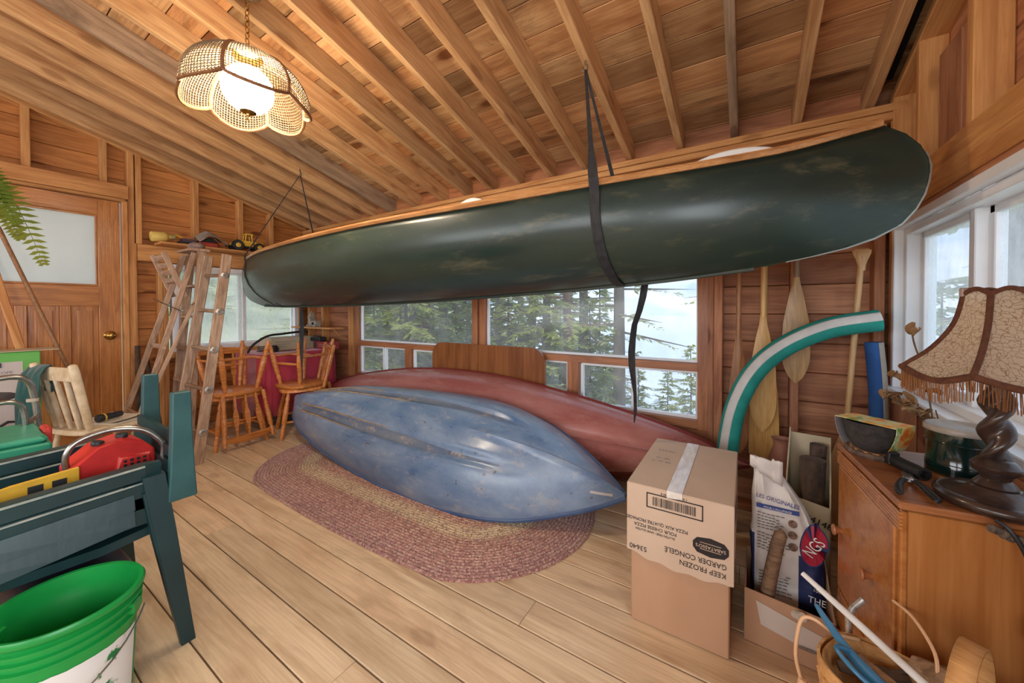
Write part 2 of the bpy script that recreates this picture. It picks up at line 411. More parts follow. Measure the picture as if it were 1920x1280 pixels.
# ---- back windows
PANE = dusty_glass('dusty_pane', .16)
PANE2 = dusty_glass('dusty_lower_pane', .20, scale=8)
def window_unit(n, label, x0, x1, posts, joins):
    w_ = struct('window_%d' % n, label)
    T = lambda nm, a, b, ww, hh, up=(0, 0, 1), mat=W_TRIM: bar(nm, mat, w_, a, b, ww, hh, up, .003)
    T('frame_post', (x0 - .02, YB + .045, .44), (x0 - .02, YB + .045, 1.78), .09, .06, (1, 0, 0))
    T('frame_post', (x1 + .02, YB + .045, .44), (x1 + .02, YB + .045, 1.78), .09, .06, (1, 0, 0))
    T('rail', (x0, YB + .04, .833), (x1, YB + .04, .833), .07, .05)
    T('head_rail', (x0, YB + .045, 1.755), (x1, YB + .045, 1.755), .09, .06)
    T('bottom_rail', (x0, YB + .04, .468), (x1, YB + .04, .468), .08, .052)
    T('sill', (x0 - .05, YB + .045, .40), (x1 + .05, YB + .045, .40), .10, .08)
    def pane(a, b, c, d, y, m=PANE, fr=.016):
        p = MB().box(a, b, y - .002, y + .002, c, d).build('pane', m, w_)
        for q in ((a, c, a, d), (b, c, b, d)): bar('sash_stile', WHITE, p, (q[0], y, q[1]), (q[2], y, q[3]), .03, fr, (1, 0, 0), .002)
        for q in ((a, c, b, c), (a, d, b, d)): bar('sash_rail', WHITE, p, (q[0], y, q[1]), (q[2], y, q[3]), .03, fr, (0, 0, 1), .002)
    pane(x0 + .02, x1 - .012, .868, 1.72, YB + .05)
    edges = [x0] + posts + [x1]
    for i in range(len(edges) - 1):
        a = edges[i] + (.055 if i else .01); b = edges[i + 1] - (.055 if i < len(edges) - 2 else .01)
        if i: T('lower_post', (edges[i], YB + .04, .49), (edges[i], YB + .04, .81), .07, .09, (1, 0, 0))
        j = joins[i]
        pane(a + .01, j, .503, .798, YB + .045, PANE2, .02); pane(j + .012, b - .004, .503, .798, YB + .06, PANE2, .02)
window_unit(1, 'dark wood window beside the corner, big pane over small sliders', -3.74, -2.07, [-2.92], [-3.33, -2.5])
window_unit(2, 'dark wood window behind the boats with lake view on its right', -1.95, -.25, [-1.11], [-1.53, -.67])

# ---- left wall with door and slider window
wl = struct('wall_left', 'left wall of open studs and knotty boards')
OL = [(.05, .97, 0, 2.21), (1.27, 2.49, .80, 1.67)]
siding(wl, W_WALL, 'y', XL - .10, YF - .05, YB + .09, 0, 4.0, OL, .172, top=True, seed=9)
def lst(y, za, zb, wd=.045, m=None): bar('stud', m or W_STUD, wl, (XL - .045, y, za), (XL - .045, y, zb), .088, wd, up=(0, 1, 0))
for y in (.415, .83): lst(y, 2.34, zr(y) + .05)
lst(.998, 0, zr(.99) + .05); lst(1.05, 1.83, zr(1.05) + .05, .042); lst(1.022, 0, 1.83, .02)
for y in (1.475, 1.875, 2.19): lst(y, 1.83, zr(y) + .05, .05)
lst(1.195, 0, 1.67, .035); lst(1.232, 0, 1.67, .036); lst(2.52, 0, 1.67, .05)
for y in (-.02, -.6, -1.2, -1.8, -2.4): lst(y, 0, zr(y) + .05)
bar('header', W_STUD, wl, (XL - .03, -.02, 2.278), (XL - .03, .975, 2.278), .12, .12)
bar('shelf_beam', W_STUD, wl, (XL - .02, 1.035, 1.75), (XL - .02, YB, 1.75), .05, .155)
bar('sill_beam', W_STUD, wl, (XL - .04, 1.26, .765), (XL - .04, 2.5, .765), .10, .06)
for dz in (.0, .042):
    bar('sloped_plate', W_STUD, wl, (XL - .05, YB, zr(YB) + .035 + dz), (XL - .05, YF, zr(YF) + .035 + dz), .10, .04, up=(0, SL, 1))
# slider window in the left wall
PANE_L = dusty_glass('dusty_glare_pane', .5, tint=(.9, .92, .88, 1), scale=9)  # dust film thickened to paint in the overexposed glare of the hillside
w3 = struct('window_3', 'white sliding window half hidden by the ladder')
def yb(nm, m, par, x, ya, za, yb_, zb, ww, hh, up): return bar(nm, m, par, (x, ya, za), (x, yb_, zb), ww, hh, up, .003)
for q in ((1.305, .80, 1.305, 1.66), (2.475, .80, 2.475, 1.66)): yb('frame_jamb', WHITE, w3, XL - .05, *q, .09, .05, (0, 1, 0))
for q in ((1.28, 1.64, 2.5, 1.64), (1.28, .82, 2.5, .82)): yb('frame_rail', WHITE, w3, XL - .05, *q, .09, .05, (0, 0, 1))
for (a, b, x) in ((1.33, 1.91, XL - .045), (1.87, 2.45, XL - .07)):
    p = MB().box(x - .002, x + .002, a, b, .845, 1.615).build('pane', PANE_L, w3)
    for q in ((a, .845, a, 1.615), (b, .845, b, 1.615)): yb('sash_stile', WHITE, p, x, *q, .025, .035, (0, 1, 0))
    for q in ((a, .845, b, .845), (a, 1.615, b, 1.615)): yb('sash_rail', WHITE, p, x, *q, .025, .03, (0, 0, 1))
# door
d1 = struct('door_1', 'varnished panel door with an obscured glass upper half')
def frosted():
    m, nt, b = newmat('obscured_glass')
    v = coords(nt, (1, 1, 1), False); n1 = N(nt, 'ShaderNodeTexNoise', i_Scale=160.0, i_Detail=2.0); nt.links.new(v, n1.inputs[0])
    n0 = N(nt, 'ShaderNodeTexNoise', i_Scale=2.0, i_Detail=3.0); nt.links.new(v, n0.inputs[0])
    nt.links.new(ramp(nt, n0.outputs[0], [(.3, srgb(206, 210, 206)), (.7, srgb(232, 234, 232))]), b.inputs['Base Color'])
    bp = N(nt, 'ShaderNodeBump', i_Strength=.25, i_Distance=.004); nt.links.new(n1.outputs[0], bp.inputs['Height']); nt.links.new(bp.outputs[0], b.inputs['Normal'])
    b.inputs['Roughness'].default_value = .18; b.inputs['Specular IOR Level'].default_value = .6
    b.inputs['Transmission Weight'].default_value = 0.0
    tl = N(nt, 'ShaderNodeBsdfTranslucent'); tl.inputs[0].default_value = srgb(240, 244, 242)
    mx = N(nt, 'ShaderNodeMixShader'); mx.inputs[0].default_value = .5
    out = nt.nodes['Material Output']; nt.links.new(b.outputs[0], mx.inputs[1]); nt.links.new(tl.outputs[0], mx.inputs[2]); nt.links.new(mx.outputs[0], out.inputs[0])
    return m
xd = XL - .035
def dv(nm, y0, y1, z0, z1, t=.044, m=W_DOOR, x=xd): return bar(nm, m, d1, (x, (y0 + y1) / 2, z0), (x, (y0 + y1) / 2, z1), t, y1 - y0, (0, 1, 0), .004)
def dh(nm, y0, y1, z0, z1, t=.044, m=W_DOOR, x=xd): return bar(nm, m, d1, (x, y0, (z0 + z1) / 2), (x, y1, (z0 + z1) / 2), t, z1 - z0, (0, 0, 1), .004)
dv('stile', .79, .925, .01, 2.185); dv('stile', .075, .20, .01, 2.185)
dh('top_rail', .20, .79, 2.045, 2.185); dh('lock_rail', .20, .79, 1.245, 1.42); dh('bottom_rail', .20, .79, .01, .26)
for y in (.375, .60): dv('mullion', y - .03, y + .03, .26, 1.245)
for a, b in ((.20, .345), (.405, .57), (.63, .79)):
    dv('panel', a, b, .26, 1.245, .016); dv('panel_field', a + .035, b - .035, .30, 1.205, .03)
MB().box(xd - .004, xd + .004, .20, .79, 1.42, 2.045).build('pane', frosted(), d1)
for q in ((.20, .215, 1.42, 2.045), (.775, .79, 1.42, 2.045)): dv('glazing_bead', *q, t=.03)
for q in ((.20, .79, 1.42, 1.435), (.20, .79, 2.03, 2.045)): dh('glazing_bead', *q, t=.03)
for y in (.955, .06): dv('jamb', y - .018, y + .018, 0, 2.20, .10, W_STUD, XL - .03)
dh('head_jamb', .05, .96, 2.19, 2.215, .10, W_STUD, XL - .03)
kn = MB().lathe([(.001, 0), (.038, 0), (.040, .004), (.034, .008), (.016, .012), (.013, .03), (.024, .042), (.031, .055), (.030, .066), (.018, .074), (.001, .076)], 20, Matrix.Rotation(R(90), 4, 'Y')).build('knob', BRASS, d1, (xd + .022, .853, .985), smooth=True)

# ---- right wall with the white window
wr = struct('wall_right', 'right wall of reddish boards above a white window')
OR = [(.85, 2.52, .80, 1.64), (-1.7, .4, .80, 1.86)]  # second opening is made up, out of view, for the right fill lamp
siding(wr, W_WALLR, 'y', XR + .10, YF - .05, YB + .09, 0, 4.0, OR, .172, top=True, seed=12)
def rst(y, za, zb, wd=.045, m=None): bar('stud', m or W_STUD, wr, (XR + .045, y, za), (XR + .045, y, zb), .088, wd, up=(0, 1, 0))
rst(2.575, 0, zr(2.575) + .05, .045); rst(2.535, 0, 1.64, .03, W_WALLR); rst(2.255, 1.80, zr(2.255) + .06, .035); rst(1.815, 1.80, zr(1.815) + .06, .045); rst(1.32, 1.80, zr(1.32) + .06); rst(.83, 0, zr(.83) + .06); rst(.42, 0, zr(.42) + .06)
for y in (-1.75, -2.3): rst(y, 0, zr(y) + .06)
bar('nailer_board', W_WALLR, wr, (XR + .07, 2.13, 1.80), (XR + .07, 2.13, 2.235), .03, .19, up=(0, 1, 0))
bar('header', W_STUD, wr, (XR + .02, .8, 1.722), (XR + .02, 2.555, 1.722), .05, .160)
bar('header_strip', W_WALLR, wr, (XR + .03, .8, 1.630), (XR + .03, 2.555, 1.630), .05, .026)
bar('sloped_plate', W_STUD, wr, (XR + .048, YB, zr(YB) + .03), (XR + .048, YF, zr(YF) + .03), .10, .04, up=(0, SL, 1))
bar('header', W_STUD, wr, (XR + .02, -1.75, 1.93), (XR + .02, .45, 1.93), .05, .14)
w4 = struct('window_4', 'white sliding window beside the dresser with dusty glass')
PANE_R = dusty_glass('streaked_pane', .5, tint=(.94, .96, .98, 1), scale=7)
for q in ((2.503, .80, 2.503, 1.618), (.87, .80, .87, 1.618)): yb('casing', WHITE, w4, XR + .01, *q, .035, .035, (0, 1, 0))
yb('casing', WHITE, w4, XR + .01, .85, 1.598, 2.52, 1.598, .035, .035, (0, 0, 1))
yb('sill', WHITE, w4, XR + .035, .85, .815, 2.52, .815, .13, .03, (0, 0, 1))
for q in ((2.47, .83, 2.47, 1.58), (.90, .83, .90, 1.58)): yb('frame_jamb', WHITE, w4, XR + .075, *q, .10, .04, (0, 1, 0))
for q in ((.88, 1.565, 2.49, 1.565), (.88, .845, 2.49, .845)): yb('frame_rail', WHITE, w4, XR + .075, *q, .10, .032, (0, 0, 1))
for (a, b, x) in ((1.98, 2.43, XR + .085), (.93, 1.925, XR + .105)):
    p = MB().box(x - .002, x + .002, a, b, .865, 1.55).build('pane', PANE_R, w4)
    for q in ((a, .865, a, 1.55), (b, .865, b, 1.55)): yb('sash_stile', WHITE, p, x, *q, .03, .055, (0, 1, 0))
    for q in ((a, .875, b, .875), (a, 1.54, b, 1.54)): yb('sash_rail', WHITE, p, x, *q, .03, .035, (0, 0, 1))
yb('frame_jamb', WHITE, w4, XR + .085, 1.955, .83, 1.955, 1.58, .05, .035, (0, 1, 0))
MB().box(XR + .06, XR + .125, 1.88, 1.985, 1.548, 1.59).build('frame_cap', WHITE, w4)

# ---- wall behind the camera with two openings made up to pass the fill light
wf = struct('wall_front', 'boarded wall behind the viewer with two wide openings')
siding(wf, W_WALL, 'x', YF - .05, XL - .1, XR + .1, 0, 3.75, [(-4.4, -1.9, .8, 2.3), (-1.5, .4, .8, 2.3)], .25, seed=20)

BACKER = pm('leak_backer_dark', srgb(60, 50, 42), rough=.9)  # dark backing added outside the walls to stop daylight leaking through board gaps
def leak_backer(par, axis, at, lo, hi, z0, z1, ops):
    cuts = sorted({lo, hi, *[o[0] for o in ops], *[o[1] for o in ops]})
    for a, b_ in zip(cuts, cuts[1:]):
        zz = [(z0, z1)]
        for o in ops:
            if o[0] <= a + 1e-6 and o[1] >= b_ - 1e-6: zz = [(z0, o[2]), (o[3], z1)]
        for c, d in zz:
            if d - c < .01: continue
            (MB().box(a, b_, at, at + .01, c, d) if axis == 'x' else MB().box(at, at + .01, a, b_, c, d)).build('leak_backer_board', BACKER, par)
leak_backer(wb, 'x', YB + .115, XL - .12, XR + .12, -.1, 2.5, OB)
leak_backer(wl, 'y', XL - .125, YF - .1, YB + .12, -.1, 4.0, OL)
leak_backer(wr, 'y', XR + .115, YF - .1, YB + .12, -.1, 4.0, OR)

# ================================================================== OUTDOORS
def hgt(x, y):
    az_ = math.degrees(math.atan2(x, max(y, .01))); s = min(max((az_ + 44) / 18, 0), 1)
    h = -.55 + .30 * max(0, -x - 5.3) * (1 - s * .85) - (.04 + .22 * s) * max(0, y - 3.2)
    h = max(h, -6); return h + .10 * noise.noise(Vector((x * .7, y * .7, 0))) + .3 * noise.noise(Vector((x * .17, y * .17, 5)))
GRASS = pm('forest_ground', srgb(150, 165, 118), srgb(196, 196, 160), scale=2.2, rough=.9, bump=.6, detail=8)
g = []
for i in range(61):
    yy = -4 + (i / 60) ** 1.5 * 60
    g.append([(xx, yy, hgt(xx, yy)) for xx in [-34 + j * .9 for j in range(61)]])
tag(MB().sheet(g).build('ground', GRASS, smooth=True), 'pale mossy forest ground sloping down to the lake', None, None, 'structure')
m, nt, b = newmat('lake_water'); b.inputs['Base Color'].default_value = srgb(190, 205, 220); b.inputs['Roughness'].default_value = .12
v = coords(nt, (1, .3, 1), False); n1 = N(nt, 'ShaderNodeTexNoise', i_Scale=3.0, i_Detail=4.0); nt.links.new(v, n1.inputs[0])
bp = N(nt, 'ShaderNodeBump', i_Strength=.3, i_Distance=.05); nt.links.new(n1.outputs[0], bp.inputs['Height']); nt.links.new(bp.outputs[0], b.inputs['Normal'])
tag(MB().box(-120, 160, 12, 320, -3.6, -3.3).build('lake', m), 'pale lake water shining beyond the trees', None, None, 'structure')

BARK = pm('bark', srgb(120, 104, 94), srgb(78, 66, 58), scale=5, rough=.9, bump=.8, stretch=(1, 1, .18), detail=6)
BARKR = pm('red_bark', srgb(150, 104, 82), srgb(104, 72, 58), scale=5, rough=.9, bump=.8, stretch=(1, 1, .18), detail=6)
def leafmat(name, c1, c2):
    m, nt, b = newmat(name); nt.nodes.remove(b)
    v = coords(nt, (1, 1, 1)); n1 = N(nt, 'ShaderNodeTexNoise', i_Scale=2.0, i_Detail=3.0); nt.links.new(v, n1.inputs[0])
    c = ramp(nt, n1.outputs[0], [(.35, c1), (.65, c2)])
    d = N(nt, 'ShaderNodeBsdfDiffuse'); t = N(nt, 'ShaderNodeBsdfTranslucent'); mx = N(nt, 'ShaderNodeMixShader'); mx.inputs[0].default_value = .5
    nt.links.new(c, d.inputs[0]); nt.links.new(c, t.inputs[0]); nt.links.new(d.outputs[0], mx.inputs[1]); nt.links.new(t.outputs[0], mx.inputs[2])
    nt.links.new(mx.outputs[0], nt.nodes['Material Output'].inputs[0]); return m
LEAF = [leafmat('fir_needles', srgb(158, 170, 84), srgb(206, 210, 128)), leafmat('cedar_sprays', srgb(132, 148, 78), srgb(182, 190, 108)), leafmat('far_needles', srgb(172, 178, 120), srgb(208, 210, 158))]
def needles(mb, a, b, w_, n, r_, droop=.0):
    """a bough from a to b carrying short flat sprays"""
    a = Vector(a); b = Vector(b); d = b - a; L = d.length; t = d.normalized(); s = t.cross(Vector((0, 0, 1)))
    if s.length < .01: s = Vector((1, 0, 0))
    s.normalize()
    for i in range(n):
        u = (i + r_.random()) / n; p = a + d * u + Vector((0, 0, -droop * u * u))
        l = w_ * (1.05 - .75 * u) * r_.uniform(.6, 1.2); sg = r_.choice((-1, 1))
        q = p + s * sg * l + t * l * r_.uniform(.3, .9) + Vector((0, 0, r_.uniform(-.7, .35) * l))
        e = (q - p).normalized().cross(Vector((r_.uniform(-1, 1), r_.uniform(-1, 1), 1))).normalized() * l * r_.uniform(.09, .2)
        mid = p.lerp(q, .55)
        mb.add([p, mid + e, q, mid - e], [(0, 1, 2, 3)])
def fir(name, label, H, base, spread, rt, nb, per, leaf, bark, seed, group, lean=0):
    r_ = random.Random(seed); o = thing(name, label, 'tree', (0, 0, 0), 0, group)
    tp = [(lean * (i / 6) ** 2 + r_.uniform(-.02, .02), r_.uniform(-.02, .02), H * i / 6 - .3) for i in range(7)]
    tb = MB().tube(tp, [rt * (1 - .72 * i / 6) for i in range(7)], 9)
    mb = MB()
    for i in range(nb):
        u = base + (1 - base) * (i / nb); z = H * u * .98; az = r_.uniform(0, 2 * math.pi)
        L = spread * (1.05 - u) ** .8 * r_.uniform(.6, 1.15)
        x0 = lean * u * u
        a = Vector((x0, 0, z)); b = a + Vector((math.cos(az) * L, math.sin(az) * L, L * r_.uniform(-.25, .15)))
        if L > .4: tb.tube([a, a.lerp(b, .5), b], [.018 * L + .004, .012 * L + .003, .003], 4)
        needles(mb, a.lerp(b, .12), b, (.27 * min(1, .45 + L * .4)), per, r_, .12 * L)
    tb.build('trunk', bark, o, smooth=True); mb.build('foliage', leaf, o)
    return o
protos = [
    fir('fir_tree', 'bushy young fir with low green boughs', 4.6, .02, 1.5, .05, 84, 60, LEAF[0], BARK, 1, 'young firs outside the windows'),
    fir('fir_tree', 'bushy young fir with low green boughs', 3.4, .02, 1.2, .04, 66, 56, LEAF[1], BARK, 2, 'young firs outside the windows'),
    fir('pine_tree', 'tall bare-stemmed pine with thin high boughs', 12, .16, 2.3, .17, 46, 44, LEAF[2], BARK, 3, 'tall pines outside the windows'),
    fir('pine_tree', 'tall bare-stemmed pine with thin high boughs', 13, .22, 2.0, .13, 40, 44, LEAF[0], BARKR, 4, 'tall pines outside the windows', .8),
]
used = [False] * 4
def plant(kind, az, dist, s=1.0, rz=None):
    x = math.sin(R(az)) * dist; y = math.cos(R(az)) * dist
    o = protos[kind] if not used[kind] else copy_tree(protos[kind]); used[kind] = True
    o.location = (x, y, hgt(x, y)); o.rotation_euler = (0, 0, rz if rz is not None else rnd.uniform(0, 6.28)); o.scale = (s, s, s); return o
# az: degrees to the right of straight at the back wall
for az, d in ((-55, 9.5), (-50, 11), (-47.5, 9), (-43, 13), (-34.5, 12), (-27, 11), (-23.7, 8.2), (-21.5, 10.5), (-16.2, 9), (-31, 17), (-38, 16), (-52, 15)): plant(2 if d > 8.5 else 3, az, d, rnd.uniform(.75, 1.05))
for az, d in ((-45.5, 8.5), (-29.5, 9.5)): plant(3, az, d, .95)
for az, d in ((-57, 7.5), (-53, 8.2), (-48.5, 7.2), (-44.5, 9.5), (-41, 8.4), (-37.5, 9.8), (-33, 8.5), (-29, 9), (-25, 10), (-20.5, 9), (-13.5, 10.5), (-9.5, 11), (-6.5, 9.5), (-50, 13), (-46, 15), (-39, 14), (-35, 13), (-31, 15), (-26.5, 14), (-22, 14), (-18.5, 13), (-55, 11), (-51, 9.5), (-46.5, 11), (-42.5, 7.6), (-39.5, 10.5), (-36, 8), (-31.5, 10.5), (-27.5, 7.8), (-24, 11.5), (-19, 10.8), (-17, 12)):
    plant(rnd.choice((0, 0, 1)), az, d, rnd.uniform(.75, 1.15) * (.62 if az > -15 else 1))
for az, d in ((13.5, 8), (21, 6.5), (27, 9), (31, 7)): plant(2, az, d, .9)
for az, d in ((17, 9), (24, 10), (33, 9), (20, 13)): plant(0, az, d, .8)
for x, y in ((-11, 3.2), (-12.5, 5.5), (-13, 1.6), (-15, 4.2)): plant(0, math.degrees(math.atan2(x, y)), math.hypot(x, y), .8)
# a fir just right of the lake view, its drooping boughs hang in front of the pane
t = plant(3, -.5, 5.2, .62); t['label'] = 'leaning fir at the lake window, boughs drooping across the pane'
# ================================================================== GREEN CANOE hung from the rafters
def paint(name, c1, c2, rough=.35, wear=None, wearamt=.4, scale=3, coat=.3, stretch=(.35, 1.5, 1.5), lo=.35, hi=.7, speck=None):
    m, nt, b = newmat(name)
    v = coords(nt, stretch, False)
    n1 = N(nt, 'ShaderNodeTexNoise', i_Scale=float(scale), i_Detail=7.0, i_Roughness=.65, i_Distortion=.3); nt.links.new(v, n1.inputs[0])
    c = ramp(nt, n1.outputs[0], [(lo, c1), (hi, c2)])
    if wear:
        v2 = coords(nt, (stretch[0] * 1.7, stretch[1] * 1.7, stretch[2] * 1.7), False)
        n2 = N(nt, 'ShaderNodeTexNoise', i_Scale=float(scale) * 2.3, i_Detail=8.0, i_Roughness=.72); nt.links.new(v2, n2.inputs[0])
        c = mixc(nt, c, wear, ramp(nt, n2.outputs[0], [(.54, G(0)), (.74, G(wearamt))]))
    if speck:
        v3 = coords(nt, (1, 1, 1), False); n3 = N(nt, 'ShaderNodeTexNoise', i_Scale=34.0, i_Detail=5.0); nt.links.new(v3, n3.inputs[0])
        c = mixc(nt, c, speck, ramp(nt, n3.outputs[0], [(.66, G(0)), (.72, G(.75))]))
    nt.links.new(c, b.inputs['Base Color'])
    rr = ramp(nt, n1.outputs[0], [(.3, G(rough * .8)), (.7, G(rough * 1.3))]); nt.links.new(rr, b.inputs['Roughness'])
    b.inputs['Coat Weight'].default_value = coat; b.inputs['Coat Roughness'].default_value = .22
    return m
HULLG = paint('green_canvas_paint', srgb(22, 44, 40), srgb(46, 62, 52), .40, srgb(132, 122, 92), .38, 2.2, .30)
CX, CYC = -1.975, 1.75
BT = [(-1, .0), (-.94, .055), (-.82, .17), (-.6, .315), (-.3, .405), (0, .43), (.3, .405), (.6, .315), (.82, .17), (.94, .055), (1, .0)]
ZG = [(-1, 1.735), (-.85, 1.69), (-.5, 1.68), (0, 1.69), (.5, 1.70), (.85, 1.755), (1, 1.83)]
ZK = [(-1, 1.255), (-.7, 1.245), (0, 1.262), (.5, 1.30), (.8, 1.335), (1, 1.375)]
LV = [(0, 2.05), (.1, 2.27), (.25, 2.41), (.6, 2.475), (.85, 2.44), (1, 2.36)]
def canoe_pt(s, v, side):
    b = max(sinterp(BT, s), .004) * (1 - (1 - v) ** 3.0) ** .62 * (1 - .05 * max(0, v - .6) / .4)
    zk, zg = sinterp(ZK, s), sinterp(ZG, s)
    z = zk + (zg - zk) * v * (1 if v > .0 else 1)
    return Vector((CX + s * sinterp(LV, v), CYC + side * b, z))
canoe = thing('canoe', 'long dark green canoe hung from the rafters on black straps', 'canoe', (CX, CYC, 1.25))
S = [math.sin(math.pi / 2 * (-1 + 2 * i / 56)) for i in range(57)]
V = [1, .9, .8, .7, .6, .5, .4, .31, .23, .16, .1, .055, .02, 0]
mb = MB().sheet([[tuple(canoe_pt(s, v, -1)) for v in V] + [tuple(canoe_pt(s, v, 1)) for v in V[-2::-1]] for s in S])
mb.build('hull', HULLG, canoe, smooth=True, W=True, thick=.008)
GUNW = wood('gunwale_wood', srgb(150, 96, 52), srgb(204, 148, 94), grain=1.5, knots=0, vary=.1, rough=.35, gloss=.5)
for side in (-1, 1):
    pts = []
    for s in S:
        p = canoe_pt(s, 1, side); p.y += side * .008; p.z += .004; pts.append(p)
    MB().tube(pts, .019, 6, flat=.75, up=(0, 0, 1)).build('gunwale', GUNW, canoe, smooth=True, W=True)
for sg in (-1, 1):
    ss = [sg * (.86 + .14 * i / 6) for i in range(7)]
    a = [canoe_pt(s, 1, -1) for s in ss]; b = [canoe_pt(s, 1, 1) for s in ss]
    MB().sheet([[tuple(p + Vector((0, .006, .012))), tuple((p + q) / 2 + Vector((0, 0, .022))), tuple(q + Vector((0, -.006, .012)))] for p, q in zip(a, b)]).build('end_deck', GUNW, canoe, W=True, thick=.012)
for s in (-.12, .18):
    a, b = canoe_pt(s, 1, -1), canoe_pt(s, 1, 1)
    bar('thwart', GUNW, canoe, a + Vector((0, .01, -.03)), b + Vector((0, -.01, -.03)), .06, .02)
PADW = pm('white_foam', srgb(232, 230, 224), srgb(214, 212, 206), rough=.7)
for s, L, h in ((.815, .36, .085), (.285, .27, .135)):
    c = (canoe_pt(s, 1, -1) + canoe_pt(s, 1, 1)) / 2
    if not h: continue
    n_ = 14
    poly = [(L * .5 * math.cos(math.pi * i / n_), h * math.sin(math.pi * i / n_) ** .8) for i in range(n_ + 1)]
    w2 = abs(canoe_pt(s, 1, 1).y - CYC) * .35
    o = MB().prism(poly, -w2, w2, Matrix.Translation(c + Vector((0, 0, .0))) @ Matrix.Rotation(R(90), 4, 'X')).build('seat_pad', PADW, canoe, W=True, bevel=.006)
    o['label'] = 'white curved foam seat pad'
# thin keel strip and light stem band
MB().tube([canoe_pt(s, 0, 1) + Vector((0, 0, -.006)) for s in S[4:-4]], .010, 6).build('keel_strip', HULLG, canoe, smooth=True, W=True)
stemb = pm('stem_band_metal', srgb(170, 176, 170), rough=.4, metal=.6)
for sg in (-1, 1):
    MB().tube([canoe_pt(sg, v, 1) + Vector((sg * .004, 0, 0)) for v in (.02, .06, .1, .16, .25, .35, .45, .55, .65, .75)], .005, 6).build('stem_band', stemb, canoe, smooth=True, W=True)

# ---- black webbing slings
WEB = pm('black_webbing', srgb(30, 30, 32), srgb(46, 46, 48), scale=60, rough=.8, stretch=(1, 1, .3), bump=.2)
def ribbon(pts, wds, axis=(1, 0, 0)):
    ax = Vector(axis); rows = []
    if not hasattr(wds, '__len__'): wds = [wds] * len(pts)
    return MB().sheet([[tuple(Vector(p) - ax * w_ / 2), tuple(Vector(p) + ax * w_ / 2)] for p, w_ in zip(pts, wds)])
def hull_at(x, v, side):
    s = (x - CX) / sinterp(LV, v); p = canoe_pt(s, v, side)
    n_ = Vector((0, side * .9, -.5 if v < .5 else 0)).normalized()
    return p + n_ * .012 + (Vector((0, 0, -.006)) if v < .1 else Vector())
def sling(label, hook, xg, xb, tail, wd, xf):
    t = thing('hanging_strap', label, 'strap', hook, 0, 'black slings holding the canoe')
    hp = Vector(hook)
    g0 = hull_at(xg, 1, -1) + Vector((0, -.022, .02)); g1 = hull_at(xf, 1, 1) + Vector((0, .022, .02))
    pts = [hp + (g0 - hp) * u for u in (.02, .25, .5, .75, .94)] + [g0]
    wds = [.012, .014, .018, .022, wd, wd]
    for v in (.9, .75, .6, .45, .3, .2, .12, .05): pts.append(hull_at(xg + (xb - xg) * (1 - v), v, -1)); wds.append(wd)
    pts.append(hull_at(xb, 0, 1)); wds.append(wd)
    for v in (.05, .12, .25, .45, .7, .9): pts.append(hull_at(xb + (xf - xb) * v, v, 1)); wds.append(wd)
    pts += [g1] + [g1 + (hp - g1) * u for u in (.1, .3, .55, .8, .98)]; wds += [wd, wd, .02, .016, .013, .012]
    ribbon(pts, wds).build('webbing', WEB, t, W=True, thick=.003)
    tp = [Vector(p) for p in tail]; n_ = len(tp); rows = []
    for i, p in enumerate(tp):
        a = 1.9 * math.sin(i * .55) ; w_ = .034 if i < n_ - 1 else .006
        d = Vector((math.cos(a * .5), math.sin(a * .5), 0)) * w_ / 2
        rows.append([tuple(p - d), tuple(p + d)])
    MB().sheet(rows).build('loose_tail', WEB, t, W=True, thick=.003)
    MB().tube([hp + Vector((.0, 0, .05)), hp + Vector((0, 0, .02)), hp + Vector((.012, 0, .008)), hp + Vector((.012, 0, -.012)), hp + Vector((0, 0, -.018)), hp + Vector((-.012, 0, -.008)), hp + Vector((-.010, 0, .008))], .0045, 6).build('eye_hook', STEEL, t, smooth=True, W=True)
    return t
sling('black sling round the right half of the canoe with a long dangling tail', (-.684, 1.76, 2.405), -.52, -.50,
      [hull_at(-.42, 0, 1) + Vector((0, .10, .02 - .04 * 0)) * (1 if i == 0 else 1) + Vector((-.055 * min(i / 3, 1) + .010 * math.sin(i * .9), .02, -.07 * i)) for i in range(11)], .040, -.59)
sling('black sling round the left end of the canoe, tail before the red cloth', (-3.33, 1.76, 2.40), -3.90, -3.62,
      [hull_at(-3.45, 0, 1) + Vector((.06, .02, .01)) + Vector((.006 * math.sin(i), .01, -.085 * i)) for i in range(9)], .03, -3.55)

